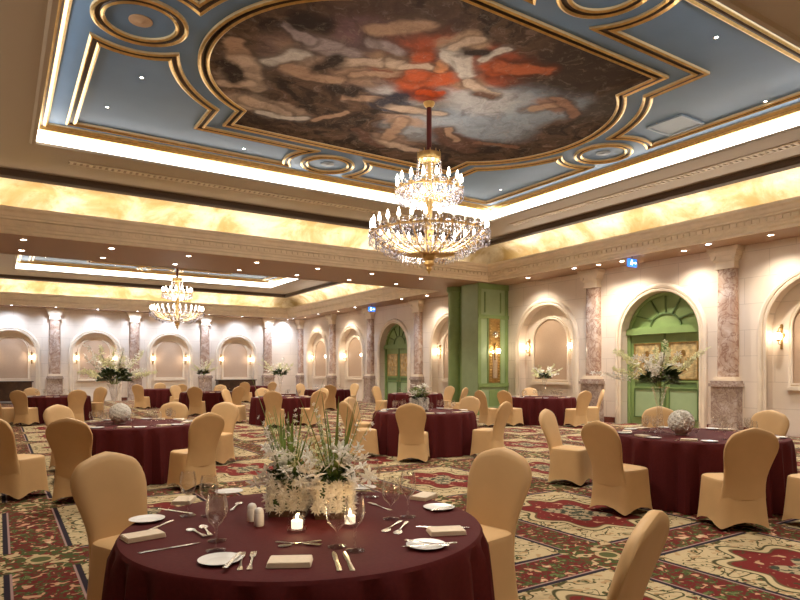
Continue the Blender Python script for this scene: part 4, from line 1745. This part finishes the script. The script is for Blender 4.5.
rnd = random.Random(11)
bm = bmesh.new()
petals(bm, (0, 0, 0), .042, 11, .05, rnd, layers=3, w=.32)
MUM = mesh_from(bm, 'blossom', 'petal', smooth=False)
bm = bmesh.new()
petals(bm, (0, 0, 0), .07, 6, .35, rnd, layers=1, w=.42)
petals(bm, (0, 0, 0.002), .02, 5, .9, rnd, layers=1, w=.3)
LILY = mesh_from(bm, 'lily', 'petal', smooth=False)


def blade(bm, base, tip, sag, w, n=7, mi=0):
    base, tip = Vector(base), Vector(tip)
    d = tip - base
    sd = Vector((-d.y, d.x, 0))
    if sd.length < 1e-3:
        sd = Vector((1, 0, 0))
    sd.normalize()
    prev = None
    for i in range(n + 1):
        s = i / n
        p = base + d * s + Vector((0, 0, -sag * s * s)) + Vector((0, 0, sag * s * .6))
        ww = w * (1 - s) ** .6 + .0008
        nrm = Vector((0, 0, 1)).cross(sd) * ww * .4
        cur = [bm.verts.new(p - sd * ww), bm.verts.new(p + nrm), bm.verts.new(p + sd * ww)]
        if prev:
            for q in (0, 1):
                f = bm.faces.new((prev[q], prev[q + 1], cur[q + 1], cur[q]))
                f.material_index = mi
        prev = cur


def leaf_clump(bm, c, R, n, rnd, size=.05, zs=.6):
    for i in range(n):
        a = rnd.uniform(0, 2 * PI)
        el = rnd.uniform(-.3, 1.3)
        rr = R * rnd.uniform(.5, 1)
        p = Vector(c) + Vector((rr * math.cos(a) * math.cos(el), rr * math.sin(a) * math.cos(el), rr * math.sin(el) * zs))
        q = p + Vector((math.cos(a), math.sin(a), rnd.uniform(-.3, .8))).normalized() * size * rnd.uniform(.8, 1.4)
        d = q - p
        sd = d.cross(Vector((0, 0, 1))).normalized() * size * .3
        m = (p + q) / 2 + Vector((0, 0, .012))
        vs = [bm.verts.new(v) for v in (p, m - sd, q, m + sd)]
        bm.faces.new((vs[0], vs[1], vs[2]))
        bm.faces.new((vs[0], vs[2], vs[3]))


def flower_box(loc, rz, label, seed, grp, tall=True):
    rnd = random.Random(seed)
    t = thing('flower_box', label, 'flowers', loc, rz, grp)
    W, H = .095, .155
    bm = bmesh.new()
    box(bm, -W, W, -W, W, 0.0, .03)
    obj('box_base', bm, 'wood', t, smooth=False)
    bm = bmesh.new()
    box(bm, -W + .015, W - .015, -W + .015, W - .015, .03, H + .02)
    obj('foam_block', bm, 'leaf', t, smooth=False)
    # blossoms on the four sides and a few on the rim
    for side in range(4):
        a = side * PI / 2
        for i in range(4):
            for j in range(4):
                u = -W + .012 + (2 * W - .024) * (i + rnd.uniform(-.2, .2) + .0) / 3
                z = .045 + .125 * (j + rnd.uniform(-.25, .25)) / 3
                p = Matrix.Rotation(a, 4, 'Z') @ Vector((u, -W + .012, z))
                link('blossom', MUM, t, p, (PI / 2 + rnd.uniform(-.35, .35), rnd.uniform(-.3, .3), a + rnd.uniform(-.4, .4)), (rnd.uniform(.85, 1.15),) * 3)
    bm = bmesh.new()
    leaf_clump(bm, (0, 0, H + .02), .09, 130, rnd, .045, .8)
    obj('leaves', bm, 'leaf', t, smooth=False)
    if not tall:
        for i in range(16):
            a = rnd.uniform(0, 2 * PI)
            r = rnd.uniform(.02, .15)
            p0 = Vector((r * .4 * math.cos(a), r * .4 * math.sin(a), H))
            p1 = Vector((r * math.cos(a), r * math.sin(a), H + rnd.uniform(.06, .24)))
            link('lily', LILY, t, p1, (rnd.uniform(-.6, .6), rnd.uniform(-.6, .6), a), (.8,) * 3)
        bm = bmesh.new()
        leaf_clump(bm, (0, 0, H + .08), .13, 120, rnd, .05, .9)
        obj('foliage', bm, 'stem', t, smooth=False)
        return t
    # upright stems with white florets and long blades
    for i in range(12):
        a = rnd.uniform(0, 2 * PI)
        r = rnd.uniform(.01, .045)
        b = (r * math.cos(a), r * math.sin(a), H)
        a2 = a + rnd.uniform(-.5, .5)
        lean = rnd.uniform(.02, .16)
        h = rnd.uniform(.24, .50)
        bm = bmesh.new()
        blade(bm, b, (b[0] + lean * math.cos(a2), b[1] + lean * math.sin(a2), H + h), .02, rnd.uniform(.008, .013))
        obj('leaf_blade', bm, 'stem', t)
    for i in range(9):
        a = rnd.uniform(0, 2 * PI)
        lean = rnd.uniform(.04, .22)
        h = rnd.uniform(.20, .42)
        b0 = Vector((.03 * math.cos(a), .03 * math.sin(a), H))
        tip = Vector((lean * math.cos(a), lean * math.sin(a), H + h))
        bm = bmesh.new()
        blade(bm, b0, tip, .02, .004)
        for q in range(9):
            s_ = .35 + .65 * q / 8
            pp = b0 + (tip - b0) * s_ + Vector((rnd.uniform(-.014, .014), rnd.uniform(-.014, .014), .004))
            petals(bm, pp, .026 * (1.3 - .7 * s_), 5, .5, rnd, 1, .5, 1, True)
        obj('flower_spike', bm, ['stem', 'petal_y' if i % 2 else 'petal'], t, smooth=False)
    for i in range(6):
        a = rnd.uniform(0, 2 * PI)
        b = (.02 * math.cos(a), .02 * math.sin(a), H)
        lean = rnd.uniform(.18, .40)
        bm = bmesh.new()
        blade(bm, b, (lean * math.cos(a), lean * math.sin(a), H + rnd.uniform(.36, .60)), .05, .0038)
        obj('grass_stalk', bm, 'stem', t)
    for i in range(48):
        a = rnd.uniform(0, 2 * PI)
        r = rnd.uniform(.04, .19)
        z = H + rnd.uniform(.04, .24) - r * .3
        link('orchid', LILY, t, (r * math.cos(a), r * math.sin(a), z), (rnd.uniform(-1, 1), rnd.uniform(-1, 1), a), (rnd.uniform(.5, .8),) * 3)
    return t


GB = 'flower boxes'
p = at(290, 513, ZT)
flower_box((p.x, p.y, ZT), math.radians(-33), 'left box of white blossoms with tall green blades on the nearest table', 3, GB)
p = at(334, 515, ZT)
flower_box((p.x, p.y, ZT), math.radians(-27), 'right box of white blossoms with long arching grass on the nearest table', 8, GB)
x, y = TABLES['E'][:2]
o = flower_box((x - .1, y + .02, ZT), .3, 'white blossom box with green and white flowers on the centre table', 21, GB, tall=False)
o.scale = (1.25, 1.25, 1.25)


def tall_arrangement(loc, rz, label, seed, vase_h=.55, scale=1.0, grp='tall flower arrangements', vase=True):
    rnd = random.Random(seed)
    t = thing('flower_arrangement', label, 'flowers', loc, rz, grp)
    bm = bmesh.new()
    if vase:
        lathe(bm, [(0, 0), (.085, 0), (.085, .012), (.03, .03), (.022, .10), (.026, vase_h * .6), (.055, vase_h * .92), (.075, vase_h), (.068, vase_h), (.05, vase_h * .9), (.018, vase_h * .6), (.012, .12), (0, .11)], 18)
    else:
        lathe(bm, [(0, 0), (.06, 0), (.07, .05), (.055, vase_h), (.045, vase_h), (.0, .03)], 18)
    obj('vase', bm, 'glass' if vase else 'ceramic', t)
    H = vase_h
    bm = bmesh.new()
    leaf_clump(bm, (0, 0, H + .05), .13, 190, rnd, .075, .8)
    obj('foliage', bm, 'leaf', t, smooth=False)
    for i in range(24):
        a = rnd.uniform(0, 2 * PI)
        r = rnd.uniform(.04, .24)
        z = H + .10 + rnd.uniform(.0, .22) - r * .2
        link('lily', LILY, t, (r * math.cos(a), r * math.sin(a), z), (rnd.uniform(-.9, .9), rnd.uniform(-.9, .9), a), (rnd.uniform(.5, .75),) * 3)
    # sprays: arching stalks set with pale blossoms
    for i in range(16):
        a = rnd.uniform(0, 2 * PI)
        L = rnd.uniform(.28, .60)
        el = rnd.uniform(.15, 1.25)
        tip = Vector((L * math.cos(a) * math.cos(el), L * math.sin(a) * math.cos(el), H + .05 + L * math.sin(el) * .85))
        bm = bmesh.new()
        b0 = Vector((.03 * math.cos(a), .03 * math.sin(a), H))
        blade(bm, b0, tip, .06, .005)
        for q in range(9):
            s = .45 + .55 * q / 8
            pp = b0 + (tip - b0) * s + Vector((0, 0, -.06 * s * s + .036 * s))
            petals(bm, pp + Vector((rnd.uniform(-.02, .02), rnd.uniform(-.02, .02), .005)), .048 * (1.25 - .6 * s), 5, .3, rnd, 1, .45, 1, True)
        obj('flower_spray', bm, ['stem', 'petal_y' if i % 3 else 'petal'], t, smooth=False)
    for i in range(5):
        a = rnd.uniform(0, 2 * PI)
        bm = bmesh.new()
        blade(bm, (0, 0, H), (.6 * math.cos(a), .6 * math.sin(a), H + rnd.uniform(.1, .4)), .12, .004)
        obj('grass_stalk', bm, 'stem', t)
    t.scale = (scale,) * 3
    return t


for key, dx, dy, lab, seed, vh, sc in (('B', -.22, .25, 'tall lily arrangement in a glass vase on the left middle table', 31, .40, 1.4),
                                       ('D', -.22, .35, 'tall yellow and white lily arrangement on the right table before the green door', 33, .40, 1.4),
                                       ('K', -.05, .1, 'tall lily arrangement on the table under the beam', 35, .48, 1.25),
                                       ('J', -.1, .1, 'tall lily arrangement on the table under the small chandelier', 37, .48, 1.25),
                                       ('G', .1, .0, 'lily arrangement in front of the right wall niche, on the niche table', 39, .42, 1.2)):
    x, y = TABLES[key][:2]
    tall_arrangement((x + dx, y + dy, ZT), 0, lab, seed, vh, sc)


bm = bmesh.new()
prof = [(0, .022), (.008, .021), (.012, .016), (.016, .018), (.022, .013), (.024, .007), (.029, .008), (.033, .001), (.030, -.008), (.018, -.012)]
lathe(bm, prof, 10, cap=False)
for v in bm.verts:
    a = math.atan2(v.co.y, v.co.x)
    k = 1 + .12 * math.cos(5 * a + v.co.z * 90)
    v.co.x *= k
    v.co.y *= k
ROSE = mesh_from(bm, 'blossom', 'petal')


def flower_ball(loc, r, label, seed):
    rnd = random.Random(seed)
    t = thing('flower_ball', label, 'flowers', loc, 0, 'white flower balls')
    bm = bmesh.new()
    lathe(bm, [(0, 0), (.06, 0), (.07, .03), (.05, .06), (0, .06)], 16)
    obj('dish', bm, 'ceramic', t)
    bm = bmesh.new()
    sphere(bm, (0, 0, r + .02), r * .9, seg=16, rings=10)
    obj('foam_ball', bm, 'ceramic', t)
    n = 100
    for i in range(n):
        z = 1 - 2 * (i + .5) / n
        if z < -.75:
            continue
        a = i * 2.39996
        s = math.sqrt(1 - z * z)
        d = Vector((s * math.cos(a), s * math.sin(a), z))
        o = link('blossom', ROSE, t, d * r * .92 + Vector((0, 0, r + .02)), d.to_track_quat('Z', 'Y').to_euler(), (1.35,) * 3)
    return t


x, y = TABLES['B'][:2]
p = at(120, 424, ZT)
flower_ball((p.x, p.y, ZT), .13, 'round ball of white blossoms on the left middle table', 5)
p = at(681, 435, ZT)
flower_ball((p.x, p.y, ZT), .13, 'round ball of white blossoms on the right table', 6)

# ------------------------------------------------------------------ tableware
bm = bmesh.new()
lathe(bm, [(0, .0), (.036, 0), (.037, .003), (.008, .008), (.0045, .014), (.0045, .085), (.010, .093), (.027, .112), (.037, .138), (.038, .160), (.031, .205), (.0295, .205), (.0365, .160), (.0355, .139), (.026, .1145), (.006, .098), (0, .0965)], 24, cap=False)
WINE = mesh_from(bm, 'wine_glass', 'glass')
bm = bmesh.new()
lathe(bm, [(0, 0), (.036, 0), (.037, .003), (.006, .010), (.0045, .06), (.012, .07), (.036, .095), (.043, .125), (.042, .15), (.035, .185), (.0335, .185), (.0405, .15), (.0415, .125), (.0345, .097), (.008, .0745), (0, .0735)], 24, cap=False)
GOBLET = mesh_from(bm, 'goblet', 'glass')
bm = bmesh.new()
lathe(bm, [(0, .004), (.045, .004), (.05, .0), (.055, .002), (.083, .012), (.085, .0145), (.082, .0145), (.054, .007), (.045, .0075), (0, .0075)], 36, cap=False)
PLATE = mesh_from(bm, 'plate', 'ceramic')


def rbox(bm, x0, x1, y0, y1, z0, z1, b=.004):
    g = bmesh.new()
    box(g, x0, x1, y0, y1, z0, z1)
    bmesh.ops.bevel(g, geom=g.edges[:], offset=b, segments=2, affect='EDGES')
    off = {}
    for v in g.verts:
        off[v] = bm.verts.new(v.co)
    for f in g.faces:
        bm.faces.new([off[v] for v in f.verts])
    g.free()


bm = bmesh.new()
rbox(bm, -.085, .085, -.055, .055, 0, .0076, .003)
rbox(bm, -.083, .084, -.054, .052, .0078, .0145, .003)
rbox(bm, -.082, .083, -.053, .050, .0147, .021, .003)
NAPKIN = mesh_from(bm, 'napkin', 'napkin')


def flat(bm, outline, h, zf, t=.0022):
    """thin metal sheet following outline [(s, halfwidth)] along x, height by zf(s)"""
    top, bot = [], []
    for s, w in outline:
        z = zf(s)
        top.append((bm.verts.new((s, -w, z + t)), bm.verts.new((s, 0, z + t + .0012)), bm.verts.new((s, w, z + t))))
        bot.append((bm.verts.new((s, -w, z)), bm.verts.new((s, 0, z)), bm.verts.new((s, w, z))))
    for i in range(len(top) - 1):
        for L in (top, bot):
            for q in (0, 1):
                bm.faces.new((L[i][q], L[i][q + 1], L[i + 1][q + 1], L[i + 1][q]))
        for q in (0, 2):
            bm.faces.new((top[i][q], top[i + 1][q], bot[i + 1][q], bot[i][q]))
    for i in (0, -1):
        for q in (0, 1):
            bm.faces.new((top[i][q], top[i][q + 1], bot[i][q + 1], bot[i][q]))


HANDLE = [(-.10, .006), (-.095, .0105), (-.08, .010), (-.05, .006), (-.02, .0042), (.02, .0042)]
bm = bmesh.new()
flat(bm, HANDLE + [(.03, .006), (.04, .0115), (.052, .0125), (.056, .0125)], .1, lambda s: .001 + .004 * max(0, (s + .02) / .08))
for k in range(4):
    y0 = -.0125 + k * .0067
    vs = box(bm, .055, .098, y0, y0 + .0045, .004, .0065)
FORK = mesh_from(bm, 'fork', 'silver', smooth=False)
bm = bmesh.new()
flat(bm, [(-.11, .006), (-.105, .010), (-.06, .0095), (-.01, .007), (0.0, .006), (.005, .009), (.06, .0105), (.09, .0085), (.112, .001)], .1, lambda s: .001)
KNIFE = mesh_from(bm, 'knife', 'silver', smooth=False)
bm = bmesh.new()
flat(bm, HANDLE + [(.035, .005), (.042, .012), (.055, .019), (.07, .021), (.085, .018), (.095, .010), (.099, .002)], .1, lambda s: .002 + (.004 if s < .04 else 0) - 0 * s)
SPOON = mesh_from(bm, 'spoon', 'silver')


def put(me, name, px, py, label, cat, grp, rz=0.0, z=ZT, scale=1.0):
    p = at(px, py, z)
    o = link(name, me, None, p, (0, 0, rz), (scale,) * 3)
    return tag(o, label, cat, grp)


def lay(me, name, a, b, label, cat, grp, z=ZT + .001):
    """a piece of cutlery from handle end a to tip b (points measured on the table plane)"""
    pa, pb = at(*a, z), at(*b, z)
    d = pb - pa
    mid = (pa + pb) / 2
    sc = min(1.15, max(.6, d.length / .205))
    o = link(name, me, None, mid, (0, 0, math.atan2(d.y, d.x)), (sc, 1, 1))
    return tag(o, label, cat, grp)


GA = 'on the nearest table'
for px, py, lab in ((147, 521, 'white side plate at the left edge of the nearest table'), (220, 562, 'white side plate in the left front of the nearest table'),
                    (426, 547, 'white side plate with crossed cutlery at the right of the nearest table'), (439, 509, 'white side plate at the far right of the nearest table'),
                    (363, 489, 'white side plate behind the flowers on the nearest table'), (229, 493, 'white side plate at the back left of the nearest table')):
    put(PLATE, 'side_plate', px, py, lab, 'plate', 'side plates ' + GA)
for px, py, rz, lab in ((143, 538, .15, 'folded cream napkin at the left edge of the nearest table'), (290, 564, -.52, 'folded cream napkin at the front of the nearest table'),
                        (446, 533, -.4, 'folded cream napkin at the right of the nearest table'), (424, 498, .5, 'folded cream napkin at the far right of the nearest table'),
                        (184, 502, 1.1, 'folded cream napkin at the back left of the nearest table')):
    put(NAPKIN, 'napkin', px, py, lab, 'napkin', 'napkins ' + GA, rz)
for me, px, py, lab in ((WINE, 216, 551, 'wine glass nearest the left front plate, in front of another glass'), (GOBLET, 217, 541, 'water goblet just behind the wine glass at left'),
                        (WINE, 188, 516, 'wine glass beside the back left napkin'), (GOBLET, 209, 516, 'water goblet right of the wine glass at back left'),
                        (GOBLET, 337, 547, 'water goblet in front of the flower boxes, left of the pair'), (WINE, 355, 551, 'wine glass in front of the flower boxes, right of the pair'),
                        (GOBLET, 391, 519, 'water goblet at the right, left of the pair'), (WINE, 408, 517, 'wine glass at the right beside the far napkin'),
                        (WINE, 360, 494, 'wine glass behind the right flower box'), (GOBLET, 372, 497, 'water goblet behind the right flower box')):
    put(me, 'wine_glass' if me is WINE else 'goblet', px, py, lab, 'glass', 'glasses ' + GA, scale=1.12)
GC = 'cutlery ' + GA
for me, nm, a, b, lab in ((FORK, 'fork', (239, 575), (243, 550), 'silver fork right beside the left front plate'), (FORK, 'fork', (248, 575), (255, 549), 'silver fork right of its twin near the left front plate'),
                          (KNIFE, 'knife', (136, 554), (202, 543), 'long silver knife lying below the left napkin'), (KNIFE, 'knife', (200, 515), (152, 508), 'silver knife behind the left edge plate'),
                          (SPOON, 'spoon', (212, 539), (201, 524), 'silver spoon left of the glasses at left'), (SPOON, 'spoon', (206, 538), (188, 529), 'small silver spoon left of the larger spoon'),
                          (SPOON, 'spoon', (227, 516), (244, 499), 'silver spoon before the back left plate'), (FORK, 'fork', (275, 542), (322, 546), 'silver dessert fork before the candle glass'),
                          (SPOON, 'spoon', (322, 542), (277, 547), 'silver dessert spoon crossing the dessert fork'), (KNIFE, 'knife', (340, 573), (333, 551), 'silver knife left of the pair at the front napkin'),
                          (KNIFE, 'knife', (353, 572), (344, 552), 'silver knife right of the pair at the front napkin'), (KNIFE, 'knife', (473, 528), (413, 527), 'silver knife above the right napkin'),
                          (SPOON, 'spoon', (401, 522), (383, 533), 'silver spoon right of the flower pair glasses'), (SPOON, 'spoon', (408, 522), (395, 536), 'silver spoon right of its twin below the glasses'),
                          (FORK, 'fork', (392, 511), (368, 503), 'silver fork left of the right pair of glasses'),
                          (KNIFE, 'knife', (172, 521), (148, 531), 'silver butter knife beside the left edge plate')):
    lay(me, nm, a, b, lab, 'cutlery', GC)
for me, nm, a, b, lab in ((KNIFE, 'knife', (225, 568), (240, 553), 'butter knife resting on the left front plate'), (FORK, 'fork', (450, 546), (404, 541), 'silver fork resting on the right plate'),
                          (KNIFE, 'knife', (455, 543), (404, 547), 'silver knife resting on the right plate'), (KNIFE, 'knife', (452, 506), (431, 511), 'butter knife resting on the far right plate'),
                          (KNIFE, 'knife', (378, 492), (352, 480), 'butter knife resting on the plate behind the flowers')):
    lay(me, nm, a, b, lab, 'cutlery', GC, ZT + .016)


def shaker(px, py, label):
    p = at(px, py, ZT)
    t = thing('shaker', label, 'shaker', p, 0, 'salt and pepper shakers')
    bm = bmesh.new()
    lathe(bm, [(0, 0), (.021, 0), (.024, .005), (.024, .055), (.022, .062), (0, .062)], 20)
    obj('shaker_body', bm, 'ceramic', t)
    bm = bmesh.new()
    lathe(bm, [(.023, .063), (.0225, .075), (.016, .086), (.006, .090), (0, .0905)], 20)
    obj('shaker_cap', bm, 'ceramic', t)


shaker(252, 521, 'white ceramic shaker behind its twin, left of the flower boxes')
shaker(259, 526, 'white ceramic shaker in front of its twin, left of the flower boxes')


def tealight(px, py, label, square, rz=-.5):
    p = at(px, py, ZT)
    t = thing('candle_holder', label, 'candle', p, rz, 'lit candles')
    bm = bmesh.new()
    if square:
        s, h, w = .042, .075, .006
        box(bm, -s, s, -s, s, 0.0, .014)
        for a, b, c, d in ((-s, -s + w, -s, s), (s - w, s, -s, s), (-s + w, s - w, -s, -s + w), (-s + w, s - w, s - w, s)):
            box(bm, a, b, c, d, .014, h)
    else:
        lathe(bm, [(0, 0), (.038, 0), (.042, .01), (.042, .07), (.038, .07), (.037, .014), (0, .012)], 20)
    obj('glass_cup', bm, 'glass', t, smooth=not square)
    bm = bmesh.new()
    lathe(bm, [(0, .0145), (.026, .0145), (.027, .05), (.02, .053), (0, .052)], 18)
    c = obj('candle', bm, 'wax', t)
    bm = bmesh.new()
    lathe(bm, [(0, .054), (.004, .058), (.0055, .066), (.003, .076), (0, .085)], 10)
    obj('flame', bm, 'flame', c)
    l = bpy.data.lights.new('candle_glow', 'POINT')
    l.energy = .2
    l.color = (1, .6, .25)
    l.shadow_soft_size = .01
    o = bpy.data.objects.new('candle_glow', l)
    C.objects.link(o)
    o.location = (0, 0, .10)
    o.parent = t


tealight(297, 531, 'lit candle in a square glass cup before the left flower box', True)
tealight(350, 526, 'lit candle in a round glass cup before the right flower box', False)


def settings(key, n, start, label_t, small=False):
    x, y, R, ph = TABLES[key]
    for i in range(n):
        a = start + 2 * PI * i / n
        c, s = math.cos(a), math.sin(a)
        r = R - .17

        def P(rad, off):
            return (x + rad * c - off * s, y + rad * s + off * c, ZT)
        o = link('napkin', NAPKIN, None, P(r, 0), (0, 0, a + PI / 2))
        tag(o, 'folded cream napkin laid on the ' + ph, 'napkin', 'napkins on the ' + ph)
        o = link('side_plate', PLATE, None, P(r + .02, .2), (0, 0, 0))
        tag(o, 'white side plate laid on the ' + ph, 'plate', 'plates on the ' + ph)
        o = link('wine_glass', WINE, None, P(r - .22, -.05), (0, 0, 0))
        tag(o, 'wine glass standing on the ' + ph, 'glass', 'wine glasses on the ' + ph)
        if not small:
            o = link('goblet', GOBLET, None, P(r - .20, .05), (0, 0, 0))
            tag(o, 'water goblet standing on the ' + ph, 'glass', 'goblets on the ' + ph)
            o = link('knife', KNIFE, None, P(r, -.12), (0, 0, a + PI))
            tag(o, 'silver knife laid on the ' + ph, 'cutlery', 'knives on the ' + ph)


for key, n, st in (('B', 9, .2), ('D', 9, .1), ('E', 8, .3), ('G', 7, .2)):
    settings(key, n, st, '')
for key, n, st in (('H', 6, .2), ('J', 6, .5), ('K', 7, .1), ('N', 6, .3), ('O', 6, .7)):
    settings(key, n, st, '', True)

# ------------------------------------------------------------------ dark consoles before the far wall niches
for x0, x1, lab in ((-.7, 1.35, 'dark carved sideboard before the leftmost far wall arch'), (9.9, 12.1, 'dark sideboard below the rightmost far wall arch')):
    t = thing('sideboard', lab, 'sideboard', ((x0 + x1) / 2, YF - .42, 0))
    w = (x1 - x0) / 2
    bm = bmesh.new()
    box(bm, -w, w, -.26, .26, .98, 1.03)
    obj('top', bm, 'wood', t, smooth=False)
    bm = bmesh.new()
    box(bm, -w + .06, w - .06, -.22, .22, .12, .98)
    obj('body', bm, 'wood', t, smooth=False)
    for k in range(3):
        c = -w + .06 + (2 * w - .12) * (k + .5) / 3
        h = (2 * w - .12) / 6 - .03
        bm = bmesh.new()
        rbox(bm, c - h, c + h, -.245, -.221, .18, .92, .008)
        d = obj('door', bm, 'wood', t, smooth=False)
        bm = bmesh.new()
        sphere(bm, (c + h - .06, -.26, .55), .02, seg=8, rings=6)
        obj('knob', bm, 'gilt', d)
    for sx in (-1, 1):
        for sy in (-1, 1):
            bm = bmesh.new()
            box(bm, sx * (w - .1) - .04, sx * (w - .1) + .04, sy * .17 - .04, sy * .17 + .04, 0, .12)
            obj('leg', bm, 'wood', t, smooth=False)
